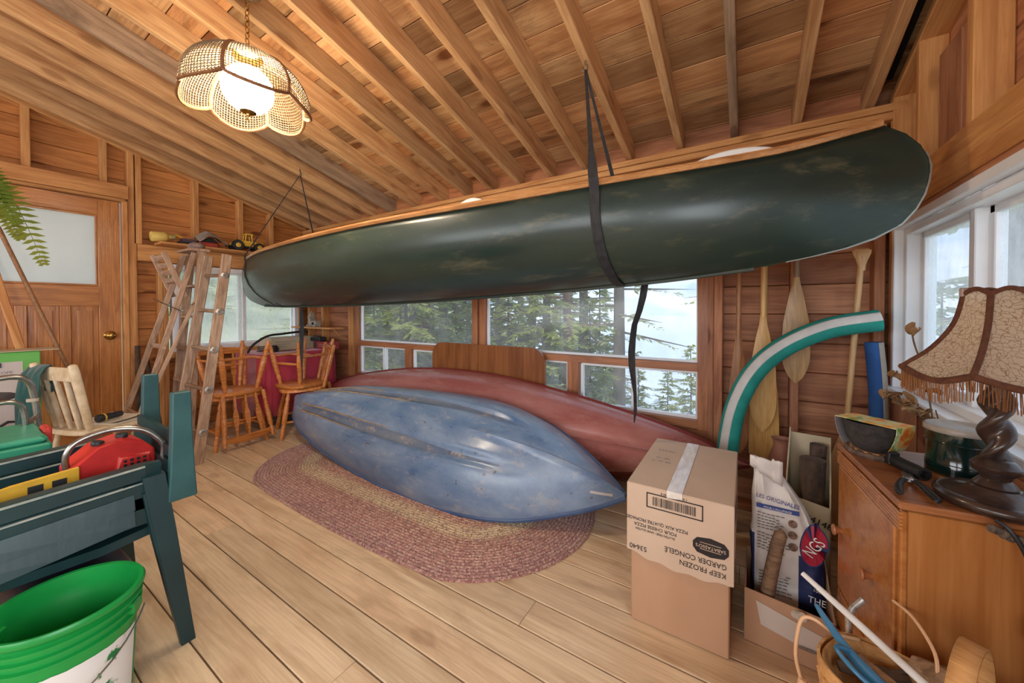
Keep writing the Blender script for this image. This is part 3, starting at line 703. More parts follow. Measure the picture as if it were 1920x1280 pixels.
# ================================================================== BLUE KAYAK upside down on the rug, leaning on the red one
def hull_boat(name, label, cat, xc, hl, c, ang, bt, dt, st, mat, rimmat, exps=(3.2, .62), groove=None, ns=60, nu=49, vtip=.5):
    """inverted hull: u across (near to far), n along the hull's outward normal; c=(Y,Z) of the gunwale plane"""
    t = thing(name, label, cat, (xc, c[0], 0))
    ua = Vector((0, math.cos(R(ang)), math.sin(R(ang)))); na = Vector((0, -math.sin(R(ang)), math.cos(R(ang))))
    def pt(s, u, extra=0):
        b = max(sinterp(bt, s), .004); d = sinterp(dt, s); sh = sinterp(st, s)
        au = abs(u)
        full = max(1 - au ** exps[0], 0) ** exps[1]
        vee = (1 - au) ** .9
        k = min(max((abs(s) - vtip) / (1 - vtip), 0), 1); f_ = full * (1 - k) + vee * k
        ridge = .018 * math.exp(-(au / .05) ** 2) * min(max((s - .1) / .4, 0), 1)
        n_ = d * f_ + ridge
        if groove:
            for gu, gw, gd in groove:
                e = math.exp(-((au - gu) / gw) ** 4); n_ -= gd * e * min(1, max(0, (.78 - abs(s + .12)) / .15))
        return Vector((xc + s * hl, c[0], c[1])) + ua * (b * u) + na * (n_ + sh + extra)
    SS = [math.sin(math.pi / 2 * (-1 + 2 * i / ns)) * .5 + (-1 + 2 * i / ns) * .5 for i in range(ns + 1)]
    UU = [math.copysign(abs(-1 + 2 * j / (nu - 1)) ** .8, -1 + 2 * j / (nu - 1)) for j in range(nu)]
    MB().sheet([[tuple(pt(s, u)) for u in UU] for s in SS]).build('hull', mat, t, smooth=True, W=True)
    # the deck on the hidden side closes the body
    MB().sheet([[tuple(pt(s, u) * 0 + Vector((xc + s * hl, c[0], c[1])) + ua * (max(sinterp(bt, s), .004) * u) + na * (sinterp(st, s) - .05 * (1 - u * u) * (1 - s * s))) for u in [x / 6 for x in range(-6, 7)]] for s in SS]).build('deck', rimmat, t, smooth=True, W=True)
    for sd in (-1, 1):
        MB().tube([pt(s, sd) for s in SS], .013, 6).build('rim', rimmat, t, smooth=True, W=True)
    return t, pt
BLUEP = paint('faded_blue_plastic', srgb(78, 110, 150), srgb(144, 164, 186), .30, srgb(190, 180, 166), .7, 2.6, .3, (.6, 1.4, 1.4), speck=srgb(92, 70, 44))
BLUER = paint('blue_plastic_rim', srgb(58, 84, 124), srgb(92, 118, 152), .4, None, 0, 3, .1)
kay, kpt = hull_boat('kayak', 'faded blue kayak lying upside down on the braided rug', 'kayak', -2.10, 1.56, (1.94, .25), 37,
    [(-1, .03), (-.95, .12), (-.82, .215), (-.55, .305), (-.2, .375), (.15, .41), (.4, .40), (.65, .32), (.85, .17), (.95, .07), (1, .008)],
    [(-1, .07), (-.93, .15), (-.8, .225), (-.5, .275), (0, .28), (.4, .265), (.7, .22), (.9, .13), (1, .02)],
    [(-1, .07), (-.8, .03), (-.4, 0), (.4, 0), (.8, -.03), (1, -.06)], BLUEP, BLUER, (2.6, .66), [(.40, .085, .026)])
# worn skid strips in the grooves
TAN = paint('scuffed_plastic', srgb(176, 150, 112), srgb(120, 104, 84), .6, srgb(80, 56, 34), .6, 9, 0, (1, 1, 1))
for sg in (-1, 1):
    for off in (-.10, .10):
        pts = [kpt(-.80 + i * .028, sg * (.40 + off)) for i in range(30 if off < 0 else 22)]
        MB().tube(pts, [.004] + [.0085 - .005 * q / len(pts) for q in range(len(pts) - 2)] + [.001], 5).build('skid_edge', TAN, kay, smooth=True, W=True)
GRV = paint('grooved_plastic', srgb(78, 98, 128), srgb(122, 130, 140), .5, srgb(206, 178, 136), .9, 4, 0, (.6, 1, 1), speck=srgb(70, 48, 28))
for sg in (-1, 1):
    MB().sheet([[tuple(kpt(-.84 + i * .035, sg * (.40 + (.075 * min(1, .15 + i / 6, .05 + (41 - i) / 14)) * (j / 3 - 1)), .0025)) for j in range(7)] for i in range(42)]).build('worn_groove', GRV, kay, smooth=True, W=True)
# maker's tab near the bow
pa, pb = kpt(.90, -.55, .004), kpt(.965, -.55, .004)
MB().tube([pa, pb], .008, 6, flat=.3).build('name_strip', pm('pale_strip', srgb(206, 204, 198)), kay, W=True)

REDP = paint('faded_red_plastic', srgb(170, 98, 90), srgb(200, 138, 126), .28, srgb(212, 166, 152), .45, 2.6, .3, (.5, 1.6, 1.6))
REDR = paint('red_rim', srgb(120, 46, 44), srgb(140, 60, 54), .45, None, 0, 4, .1)
red, rpt = hull_boat('canoe', 'faded red canoe on its side behind the blue kayak', 'canoe', -2.0, 2.02, (2.44, .335), 78,
    [(-1, .01), (-.9, .10), (-.7, .20), (-.35, .31), (0, .34), (.3, .30), (.6, .215), (.85, .11), (1, .005)],
    [(-1, .02), (-.85, .13), (-.5, .21), (0, .235), (.5, .20), (.85, .12), (1, .015)],
    [(-1, .0), (0, 0), (1, .0)], REDP, REDR, (2.4, .7), None, 50, 37, .6)

# ================================================================== braided oval rug
def rugmat(a):
    m, nt, b = newmat('braided_wool')
    tc = N(nt, 'ShaderNodeTexCoord'); sp = N(nt, 'ShaderNodeSeparateXYZ'); nt.links.new(tc.outputs['Object'], sp.inputs[0])
    def mth(op, x, y=None):
        n = N(nt, 'ShaderNodeMath', operation=op)
        for i, q in enumerate((x, y)):
            if q is None: continue
            if hasattr(q, 'is_output'): nt.links.new(q, n.inputs[i])
            else: n.inputs[i].default_value = q
        return n.outputs[0]
    qx = mth('MAXIMUM', mth('SUBTRACT', mth('ABSOLUTE', sp.outputs[0]), a), 0.0)
    d = mth('SQRT', mth('ADD', mth('MULTIPLY', qx, qx), mth('MULTIPLY', sp.outputs[1], sp.outputs[1])))
    dn = mth('DIVIDE', d, .68)
    c = ramp(nt, dn, [(0, srgb(176, 132, 106)), (.22, srgb(190, 138, 112)), (.36, srgb(184, 128, 104)), (.44, srgb(214, 186, 144)), (.52, srgb(218, 192, 148)), (.60, srgb(184, 130, 112)), (.78, srgb(192, 138, 126)), (.90, srgb(184, 134, 126)), (1, srgb(172, 120, 114))])
    vo = N(nt, 'ShaderNodeTexVoronoi', i_Scale=120.0); mp = N(nt, 'ShaderNodeMapping'); nt.links.new(tc.outputs['Object'], mp.inputs[0]); nt.links.new(mp.outputs[0], vo.inputs[0])
    hs = N(nt, 'ShaderNodeSeparateColor'); nt.links.new(vo.outputs['Color'], hs.inputs[0])
    c = mixc(nt, c, srgb(228, 200, 172), ramp(nt, hs.outputs[0], [(.5, G(0)), (.7, G(.5))]))
    c = mixc(nt, c, srgb(116, 58, 58), ramp(nt, hs.outputs[1], [(.6, G(0)), (.8, G(.6))]))
    nt.links.new(c, b.inputs['Base Color']); b.inputs['Roughness'].default_value = .95; b.inputs['Sheen Weight'].default_value = .3
    bp = N(nt, 'ShaderNodeBump', i_Strength=.8, i_Distance=.006); nt.links.new(vo.outputs['Distance'], bp.inputs['Height']); nt.links.new(bp.outputs[0], b.inputs['Normal'])
    return m
rug = thing('rug', 'oval braided rug in dusty rose and straw under the blue kayak', 'rug', (-2.03, 1.83, 0))
A_ = .65
rm = rugmat(A_)
def stad(d, n=72):
    out = []
    for i in range(n):
        t = 2 * math.pi * i / n; cx_, sy_ = math.cos(t), math.sin(t)
        out.append((math.copysign(A_, cx_) * min(1, abs(cx_) * 3.2) + d * cx_, d * sy_))
    return out
nb = 34
for i in range(nb):
    d0 = .68 * i / nb; d1 = .68 * (i + 1) / nb
    def rg(d, z): return [(x, y, z) for x, y in stad(max(d, .002))]
    MB().loft([rg(d0 + .001, .0012), rg(d0 + .002, .009), rg((d0 + d1) / 2, .0125), rg(d1 - .002, .009), rg(d1 - .001, .0012)], True, False).build('braid', rm, rug, smooth=True)

# ================================================================== table leaf behind the boats
leafb = thing('table_leaf', 'varnished plywood board with rounded corners standing behind the red canoe', 'board', (-1.915, 2.555, 0))
def rrect(x0, x1, z0, z1, r): return [(x0, z0), (x1, z0)] + arc(x1 - r, z1 - r, r, 0, 90) + arc(x0 + r, z1 - r, r, 90, 180)
W_LEAF = wood('leaf_veneer', srgb(116, 64, 32), srgb(156, 98, 56), grain=.7, knots=0, vary=.15, rough=.25, gloss=.5)
def leafhalf(x0, x1, r0, r1):
    poly = [(x0, 0), (x1, 0)] + (arc(x1 - r1, (.905 - r1), r1, 0, 90) if r1 else [(x1, .905)]) + (arc(x0 + r0, (.905 - r0), r0, 90, 180) if r0 else [(x0, .905)])
    # local x of the mesh runs up the board so the grain stands upright
    M_ = Matrix(((0, 1, 0, 0), (0, 0, 1, 0), (1, 0, 0, 0), (0, 0, 0, 1)))
    o = MB().prism([(z, x) for x, z in poly], 0, .018).build('panel', W_LEAF, leafb)
    o.matrix_basis = Matrix(((0, 1, 0, 0), (0, 0, 1, -.009), (1, 0, 0, 0), (0, 0, 0, 1)))
leafhalf(-.60, -.052, .12, 0); leafhalf(-.05, .60, 0, .13)

# ================================================================== pendant lamp with cane shade
LX, LY, LZ = -1.985, .812, 2.19
lamp = thing('pendant_lamp', 'lit pendant lamp with a scalloped woven cane shade on a chain', 'lamp', (LX, LY, LZ))
CANE = pm('cane', srgb(96, 78, 56), srgb(116, 96, 70), scale=40, rough=.7)
CANED = pm('cane_trim', srgb(140, 92, 52), srgb(112, 70, 38), scale=40, rough=.7)
m, nt, b = newmat('lamp_globe'); b.inputs['Base Color'].default_value = (1, .95, .88, 1); b.inputs['Emission Color'].default_value = (1, .84, .62, 1); b.inputs['Emission Strength'].default_value = 90.0
MB().ball((0, 0, .05), .105, n=24, m=14).build('globe', m, lamp, smooth=True)
PR = [(0, .245, 0), (.2, .245, .045), (.4, .228, .095), (.6, .195, .14), (.8, .14, .178), (1, .06, .20)]
def shade_pt(th, h):
    """h 0 rim .. 1 crown; six lobed panels, ribs at multiples of 60 degrees"""
    r0 = sinterp([(a, b_) for a, b_, c_ in PR], h); z = sinterp([(a, c_) for a, b_, c_ in PR], h)
    f_ = abs(math.sin(3 * th)); k = (1 - h) ** .6
    r = r0 * (1 + .10 * f_ * k - .03 * k); z -= .042 * f_ ** .8 * (1 - h) ** 2.2
    return Vector((r * math.cos(th), r * math.sin(th), z))
RZ = R(17)
for k in range(6):
    a0 = RZ * 0 + k * math.pi / 3
    mb = MB()
    for i in range(1, 22):
        th = a0 + math.pi / 3 * i / 22
        mb.tube([shade_pt(th, h / 9) for h in range(10)], .0016, 3)
    for i in range(1, 24):
        h = (i / 24) ** 1.0
        mb.tube([shade_pt(a0 + math.pi / 3 * j / 8, h) for j in range(9)], .0016, 3)
    p = mb.build('cane_panel', CANE, lamp, rot=(0, 0, RZ))
    MB().tube([shade_pt(a0, h / 10) for h in range(11)], .0075, 6).build('rib', CANED, lamp, rot=(0, 0, RZ), smooth=True)
    MB().tube([shade_pt(a0 + math.pi / 3 * j / 12, 0) for j in range(13)], .0075, 6).build('rim_trim', CANED, lamp, rot=(0, 0, RZ), smooth=True)
MB().lathe([(.062, .196), (.066, .2), (.05, .207), (.02, .213), (.012, .235), (.001, .237)], 20).build('crown_cap', BRASS, lamp, smooth=True)
MB().lathe([(.001, -.075), (.008, -.072), (.010, -.066), (.030, -.058), (.034, -.054), (.001, -.05)], 16).build('finial', BRASS, lamp, smooth=True)
MB().tube([(.011 * math.cos(2 * math.pi * i / 12), 0, -.086 + .012 * math.sin(2 * math.pi * i / 12)) for i in range(12)], .002, 5, closed=True).build('pull_ring', BRASS, lamp, smooth=True)
ztop = zr(LY) - LZ
nl = 9; l0 = .235; pitch = (ztop - .03 - l0) / nl
lk = MB().tube([(.009 * math.cos(2 * math.pi * i / 12), 0, (pitch * .62) * math.sin(2 * math.pi * i / 12)) for i in range(12)], .0025, 5, closed=True).mesh('chain_link', True); lk.materials.append(BRASS)
for i in range(nl):
    o = bpy.data.objects.new('chain_link', lk); COL.objects.link(o); o.parent = lamp; o.location = (0, 0, l0 + pitch * (i + .5)); o.rotation_euler = (0, 0, R(90) * (i % 2) + .4)
MB().lathe([(.055, .145), (.056, .135), (.05, .125), (.03, .112), (.008, .10), (.006, .09)][::-1], 20).build('ceiling_cup', STEEL, lamp, (0.02, 0.0, ztop - .142), smooth=True)
# ================================================================== LEFT SIDE
def text(parent, s, size, M, mat, name='lettering', align='CENTER', wscale=1.0, shear=0):
    cu = bpy.data.curves.new(name, 'FONT'); cu.body = s; cu.size = size; cu.align_x = align; cu.align_y = 'CENTER'; cu.extrude = .0004; cu.shear = shear
    cu.resolution_u = 3
    tmp = bpy.data.objects.new(name, cu); me = bpy.data.meshes.new_from_object(tmp); bpy.data.objects.remove(tmp); bpy.data.curves.remove(cu)
    me.materials.clear(); me.materials.append(mat)
    o = bpy.data.objects.new(name, me); COL.objects.link(o); o.parent = parent
    o.matrix_basis = (wmat(parent).inverted() if parent else Matrix()) @ M @ Matrix.Diagonal((wscale, 1, 1, 1))
    return o
def turned(mb, a, b, prof, n=10):
    """turned wooden member from a to b; prof = (t, radius)"""
    a = Vector(a); b = Vector(b); d = b - a
    q = Vector((0, 0, 1)).rotation_difference(d.normalized()).to_matrix().to_4x4(); q.translation = a
    return mb.lathe([(.001, 0)] + [(r, t * d.length) for t, r in prof] + [(.001, d.length)], n, q)

# ---- turned maple chairs, stacked seat to seat
LEGP = [(0, .013), (.08, .018), (.22, .021), (.25, .015), (.28, .021), (.31, .015), (.34, .022), (.55, .024), (.75, .02), (.8, .015), (.84, .022), (.9, .016), (1, .014)]
POSTP = [(0, .015), (.1, .02), (.14, .014), (.18, .02), (.22, .014), (.5, .022), (.75, .018), (.8, .013), (.85, .02), (1, .014)]
STRP = [(0, .008), (.15, .010), (.4, .014), (.45, .010), (.5, .015), (.55, .010), (.6, .014), (.85, .010), (1, .008)]
def maple_chair(label, group):
    t = thing('dining_chair', label, 'chair', (0, 0, 0), 0, group)
    seat = [(x, y) for x, y in [(.20 * math.copysign(abs(math.cos(a)) ** .6, math.cos(a)), .20 * math.copysign(abs(math.sin(a)) ** .6, math.sin(a))) for a in [2 * math.pi * i / 28 for i in range(28)]]]
    MB().loft([[(x * .93, y * .93, .418) for x, y in seat], [(x, y, .425) for x, y in seat], [(x, y, .445) for x, y in seat], [(x * .95, y * .95, .455) for x, y in seat], [(x * .6, y * .6, .447) for x, y in seat]]).build('seat', W_MAPLE, t, smooth=True)
    feet = []
    for sx in (-1, 1):
        for sy in (-1, 1):
            a = (sx * .13, sy * .13, .425); b = (sx * .20, sy * .20, 0); feet.append((a, b))
            turned(MB(), b, a, LEGP).build('leg', W_MAPLE, t, smooth=True)
    def at(sx, sy, z): k = 1 - z / .425; return (sx * (.13 + .07 * k), sy * (.13 + .07 * k), z)
    for sx in (-1, 1): turned(MB(), at(sx, -1, .15), at(sx, 1, .15), STRP).build('stretcher', W_MAPLE, t, smooth=True)
    turned(MB(), (-.17, 0, .15), (.17, 0, .15), STRP).build('stretcher', W_MAPLE, t, smooth=True)
    turned(MB(), at(-1, 1, .22), at(1, 1, .22), STRP).build('stretcher', W_MAPLE, t, smooth=True)
    # back along -y, leaning out
    for sx in (-1, 1): turned(MB(), (sx * .165, -.165, .44), (sx * .20, -.255, .86), POSTP).build('back_post', W_MAPLE, t, smooth=True)
    for i in range(3):
        x = -.09 + .09 * i
        a = Vector((x * .95, -.18, .445)); b = Vector((x * 1.12, -.248, .80)); d = b - a
        ws = [(0, .007), (.12, .008), (.35, .010), (.45, .020), (.62, .021), (.78, .012), (.9, .007), (1, .006)]
        MB().loft([[tuple(a + d * u + Vector((sx_ * w_, sy_ * .006, 0))) for sx_, sy_ in ((-1, -1), (1, -1), (1, 1), (-1, 1))] for u, w_ in ws]).build('spindle', W_MAPLE, t, smooth=False)
    cr = [(-.19, 0), (.19, 0), (.195, .035), (.12, .06), (0, .068), (-.12, .06), (-.195, .035)]
    MB().prism(cr, -.009, .009, Matrix.Translation((0, -.247, .79)) @ Matrix.Rotation(R(78), 4, 'X')).build('crest_rail', W_MAPLE, t, bevel=.003)
    return t
ch0 = maple_chair('upright maple chair under the ladder, carrying an overturned chair', 'stacked maple chairs')
ch0.location = (-3.98, 1.47, 0); ch0.rotation_euler = (0, 0, R(-90))
def flip(o, loc, rz):
    o.location = (loc[0], loc[1], .912); o.rotation_euler = (Matrix.Rotation(rz, 3, 'Z') @ Matrix.Rotation(math.pi, 3, 'X')).to_euler()
c1 = copy_tree(ch0); c1['label'] = 'overturned maple chair with arrow spindles hanging down, nearest the ladder'; flip(c1, (-3.94, 1.46), R(-82))
c2 = copy_tree(ch0); c2['label'] = 'upright maple chair before the red cloth, under an overturned one'; c2.location = (-3.75, 1.98, 0); c2.rotation_euler = (0, 0, R(160))
c3 = copy_tree(ch0); c3['label'] = 'overturned maple chair before the red cloth, legs in the air'; flip(c3, (-3.75, 1.98), R(12))

# ---- straight ladder with round rungs, and a wooden stepladder behind it
lad = thing('ladder', 'weathered wooden ladder with round rungs and washered rung ends', 'ladder', (-3.62, 1.10, 0))
RUNG = wood('grey_rung_wood', srgb(120, 96, 76), srgb(168, 142, 116), grain=2, knots=0)
LA = (Vector((-3.62, 1.10, 0)), Vector((-3.76, 1.365, 1.68))); LB = (Vector((-4.02, 1.06, 0)), Vector((-4.17, 1.37, 1.70)))
for a, b in (LA, LB):
    d = b - a
    bar('rail', W_OLD, lad, a, b, .028, .072, up=(0, 1, .2), c=.006)
WASH = pm('washer', srgb(190, 186, 178), rough=.4, metal=.7)
for z in (.24, .57, .89, 1.21, 1.52):
    u = z / 1.70; a = LA[0].lerp(LA[1], u); b = LB[0].lerp(LB[1], u); d = (a - b).normalized()
    r_ = MB().tube([a + d * .018, b - d * .018], .016, 10).build('rung', RUNG, lad, smooth=True, W=True)
    q = Vector((0, 0, 1)).rotation_difference(d).to_matrix().to_4x4(); q.translation = a + d * .0145
    MB().lathe([(.001, 0), (.028, 0), (.030, .002), (.026, .006), (.014, .007), (.012, .003), (.001, .003)], 16, q).build('washer', WASH, lad, smooth=True, W=True)
stp = thing('stepladder', 'old wooden stepladder with folded slatted shelf behind the round-rung ladder', 'ladder', (-4.35, 1.05, 0))
tops = Vector((0, 1.34, 1.74))
def P(x, y, z): return Vector((x, y, z))
for x0, x1 in ((-4.14, -4.20), (-4.56, -4.46)):
    bar('front_rail', W_OLD, stp, P(x0, 1.20, 0), P(x1, 1.33, 1.74), .022, .065, up=(0, 1, .1))
    bar('back_leg', W_OLD, stp, P(x0 + .02, .80, 0), P(x1 + .02, 1.27, 1.72), .022, .042, up=(0, 1, .3))
for z in (.28, .57, .86, 1.15, 1.43):
    u = z / 1.74; y_ = 1.20 + .13 * u
    bar('step', W_OLD, stp, P(-4.14 - .06 * u - .012, y_, z), P(-4.56 + .10 * u + .012, y_, z), .085, .02)
bar('top_board', W_OLD, stp, P(-4.18, 1.31, 1.755), P(-4.49, 1.31, 1.755), .15, .022)
for z in (.35, .9): bar('back_brace', W_OLD, stp, P(-4.12, .80 + .47 * z / 1.72, z), P(-4.54, .80 + .47 * z / 1.72, z), .015, .04)
bar('diagonal_brace', W_OLD, stp, P(-4.11, .93, .45), P(-4.17, 1.33, 1.45), .012, .03, up=(0, 1, 0))
for x in (-4.17, -4.47): bar('shelf_arm', W_OLD, stp, P(x, 1.06, 1.70), P(x, 1.20, 1.33), .016, .04, up=(0, 1, .3))
for i in range(4):
    u = .10 + .17 * i; bar('shelf_slat', W_OLD, stp, P(-4.165, 1.06 + .14 * u, 1.70 - .37 * u), P(-4.475, 1.06 + .14 * u, 1.70 - .37 * u), .010, .045, up=(0, -.14, .37))
MB().tube([P(-4.12, .98, 1.30), P(-4.13, 1.16, 1.20), P(-4.14, 1.29, 1.30)], .005, 6).build('spreader_bar', STEEL, stp, W=True)
STK = pm('dark_stick', srgb(96, 72, 54), srgb(62, 46, 36), scale=12, rough=.8)
for a, b, l in (((-4.62, .99, .0), (-4.70, 1.005, .885), 'thicker dark pole leaning in the corner beside the door'), ((-4.50, 1.12, 0), (-4.70, 1.06, .79), 'thinner brown pole leaning beside the door frame')):
    tag(MB().tube([a, b], [.020, .018], 9).build('pole', STK, smooth=True), l, 'pole')

# ---- table under a red cloth
RED = pm('red_cloth', srgb(204, 62, 82), srgb(176, 44, 66), scale=5, rough=.8, sheen=.4, stretch=(1, 1, .3))
tb = thing('table', 'low table in the corner hidden under a red cloth', 'table', (-4.40, 2.16, 0))
MB().cham(-.30, .30, -.40, .38, .72, .745).build('table_top', W_TRIM, tb)
for sx in (-1, 1):
    for sy in (-1, 1): bar('leg', W_TRIM, tb, P(-4.40 + sx * .26, 2.16 + sy * .35, 0), P(-4.40 + sx * .26, 2.16 + sy * .35, .72), .04, .04)
cl = MB(); rows = []
per = []
for i in range(80):
    t_ = 2 * math.pi * i / 80; c_, s_ = math.cos(t_), math.sin(t_)
    per.append((math.copysign(abs(c_) ** .22, c_) * .325, math.copysign(abs(s_) ** .22, s_) * .405, i))
def cr(k, z, f_): return [(x * k * (1 + f_ * .03 * math.sin(i * 1.7)) , y * k * (1 + f_ * .03 * math.cos(i * 1.3)), z) for x, y, i in per]
cl.loft([cr(.02, .758, 0), cr(.9, .758, 0), cr(.985, .756, 0), cr(1.0, .745, 0), cr(1.01, .70, .3), cr(1.02, .5, .8), cr(1.03, .3, 1.1), cr(1.035, .12, 1.3)], True, False)
tag(cl.build('tablecloth', RED, None, (-4.40, 2.16, 0), smooth=True, thick=.003), 'red cloth draped over the corner table', 'tablecloth')
CREAM = pm('cream_card', srgb(206, 192, 160), srgb(190, 174, 142), scale=4, rough=.8)
bx = thing('cardboard_box', 'long cream box on the red cloth under the corner shelf', 'box', (-4.50, 2.22, .76))
MB().rbox(-.13, .13, -.24, .24, 0, .14, .004).build('carton', CREAM, bx)
for k in range(3): MB().box(.1305, .1312, -.20 + .02 * k, .02 - .05 * k, .09 - .025 * k, .097 - .025 * k).build('printed_line', pm('faint_print', srgb(160, 148, 124)), bx)
bx = thing('cardboard_box', 'small red box with a label at the corner of the red cloth', 'box', (-4.12, 2.46, .76))
REDB = pm('red_box_print', srgb(176, 66, 72), srgb(150, 52, 60), scale=6, rough=.6)
MB().rbox(-.17, .15, -.06, .06, 0, .085, .003).build('carton', REDB, bx)
MB().box(.09, .13, -.0612, -.0602, .015, .05).build('label', pm('label_white', srgb(226, 222, 214)), bx)
MB().box(-.165, -.10, -.0612, -.0602, .008, .078).build('end_print', pm('dark_print', srgb(74, 60, 52)), bx)
for k in range(2): MB().box(-.06, .06, -.0612, -.0604, .03 + .02 * k, .036 + .02 * k).build('printed_line', pm('pink_print', srgb(216, 170, 168)), bx)
# black hose and cable coil
HOSE = pm('black_hose', srgb(28, 28, 30), rough=.45)
pts = catmull([(-4.28, 1.72, .775), (-4.30, 1.78, .85), (-4.32, 1.92, .93), (-4.36, 2.10, .945), (-4.42, 2.30, .955), (-4.40, 2.40, .95)], 6)
tag(MB().tube(pts, .012, 8).build('hose', HOSE, smooth=True), 'black hose arching over the cream box', 'hose')
pts = [(-4.30 + .06 * math.cos(i * .5) + .01 * math.sin(i * 1.3), 1.92 + .10 * math.sin(i * .5), .766 + .0016 * i) for i in range(40)]
tag(MB().tube(pts, .006, 6).build('cable', HOSE, smooth=True), 'coil of black cable on the red cloth near the chairs', 'cable')
# corner shelf with a bird house
cs_ = thing('corner_shelf', 'small pine shelf board in the back left corner', 'shelf', (-4.40, 2.45, 1.0))
bar('board', W_STUD, cs_, P(-4.78, 2.49, 1.0), P(-3.95, 2.49, 1.0), .19, .02)
for x in (-4.6, -4.05): bar('bracket', W_STUD, cs_, P(x, 2.585, .90), P(x, 2.50, .99), .02, .02)
bh = thing('birdhouse', 'little pale birdhouse model on the corner shelf', 'ornament', (-4.45, 2.47, 1.01))
PALE = pm('pale_stone', srgb(186, 178, 162), srgb(140, 132, 118), scale=30, rough=.9, bump=.4)
MB().box(-.028, .028, -.03, .03, 0, .11).build('tower', PALE, bh)
MB().loft([[(-.034, -.036, .11), (.034, -.036, .11), (.034, .036, .11), (-.034, .036, .11)], [(-.002, -.002, .20), (.002, -.002, .20), (.002, .002, .20), (-.002, .002, .20)]]).build('spire', PALE, bh)
MB().box(.03, .14, -.03, .03, 0, .07).build('nave', PALE, bh); MB().ball((.085, -.032, .04), .014).build('hole', DARKGAP, bh)
rr_ = random.Random(5); mb = MB()
for i in range(14): mb.ball((.02 + rr_.uniform(-.03, .13), -.045 + rr_.uniform(-.01, .01), .014), rr_.uniform(.010, .017), n=7, m=5)
mb.build('pebble_base', PALE, bh)
st_ = thing('radio', 'dark boxy radio under the corner shelf beside the red box', 'radio', (-4.27, 2.42, .846))
MB().rbox(-.07, .12, -.03, .06, 0, .05, .006).build('body', BLACK, st_)
MB().tube([(-.05, 0, .05), (-.05, 0, .065), (.10, 0, .065), (.10, 0, .05)], .004, 5).build('handle', BLACK, st_)

# ---- shelf with toys over the left window
sh = thing('wall_shelf', 'rough plank shelf over the left window carrying toys', 'shelf', (-4.70, 1.7, 1.83))
bar('board', W_STUD, sh, P(-4.68, 1.15, 1.84), P(-4.68, 2.30, 1.84), .20, .022)
YEL = pm('toy_yellow', srgb(232, 186, 62), srgb(206, 160, 50), scale=8, rough=.35)
YELP = pm('pale_yellow_plastic', srgb(232, 204, 116), srgb(214, 184, 96), rough=.45)
bt_ = thing('plastic_jug', 'pale yellow plastic jug lying at the shelf end nearest the door', 'jug', (-4.68, 1.12, 1.90))
bt_.rotation_euler = (0, 0, R(-90))
Mx = Matrix.Rotation(R(90), 4, 'Y')
bt_.rotation_euler = (0, R(-6), R(90)); bt_.location = (-4.68, 1.10, 1.897)
MB().lathe([(.001, 0), (.040, 0), (.046, .006), (.046, .10), (.040, .115), (.022, .125), (.018, .15), (.001, .152)], 18, Mx).build('body', YELP, bt_, smooth=True)
MB().lathe([(.022, .145), (.024, .15), (.024, .17), (.001, .172)], 14, Mx).build('cap', pm('dull_green_cap', srgb(150, 156, 110)), bt_, smooth=True)
dk = thing('toy_digger', 'black and yellow toy excavator arm on the shelf', 'toy', (-4.68, 1.37, 1.852))
MB().box(-.04, .04, -.07, .07, 0, .03).build('tracks', BLACK, dk); MB().box(-.035, .035, -.05, .05, .03, .06).build('cab', pm('dark_purple', srgb(84, 62, 74)), dk)
MB().tube([(0, -.02, .055), (0, -.08, .085), (0, -.16, .05)], .009, 6).build('boom', YEL, dk); MB().box(-.02, .02, -.19, -.15, .03, .06).build('bucket', BLACK, dk)
rt = thing('toy_tractor', 'red and black toy heap in the middle of the shelf', 'toy', (-4.68, 1.52, 1.852))
MB().rbox(-.05, .05, -.07, .09, 0, .05, .01).build('body', pm('toy_red', srgb(176, 62, 48)), rt); MB().prism([(-.08, 0), (.09, .0), (.03, .055)], -.05, .05, Matrix(((0, 0, 1, 0), (1, 0, 0, 0), (0, 1, 0, .05), (0, 0, 0, 1)))).build('blade', BLACK, rt)
# crumpled grey plastic bag hanging over the ladder top
rr_ = random.Random(8)
BAGG = pm('grey_plastic', srgb(172, 168, 160), srgb(128, 122, 114), scale=9, rough=.35)
rows = []
for i in range(13):
    u = i / 12; row = []
    for j in range(13):
        v_ = j / 12; y_ = 1.42 + .24 * u; x_ = -4.74 + .20 * v_
        z_ = 1.985 + .03 * math.sin(u * 3.1) - .10 * max(0, v_ - .45) - .10 * abs(u - .45) + .02 * noise.noise(Vector((u * 5, v_ * 5, 1)))
        row.append((x_ + .02 * noise.noise(Vector((u * 4, v_ * 4, 4))), y_, z_))
    rows.append(row)
tag(MB().sheet(rows).build('plastic_bag', BAGG, smooth=True, thick=.004), 'crumpled grey plastic sheet lying over the shelf above the ladder', 'bag')
PINKC = pm('dusty_rag', srgb(168, 142, 130), srgb(130, 106, 96), scale=10, rough=.9)
tag(MB().ball((-4.33, 1.33, 1.80), .11, .06, .04, n=16, m=9).build('rag', PINKC, smooth=True), 'dusty rag bundled on the stepladder top', 'cloth')
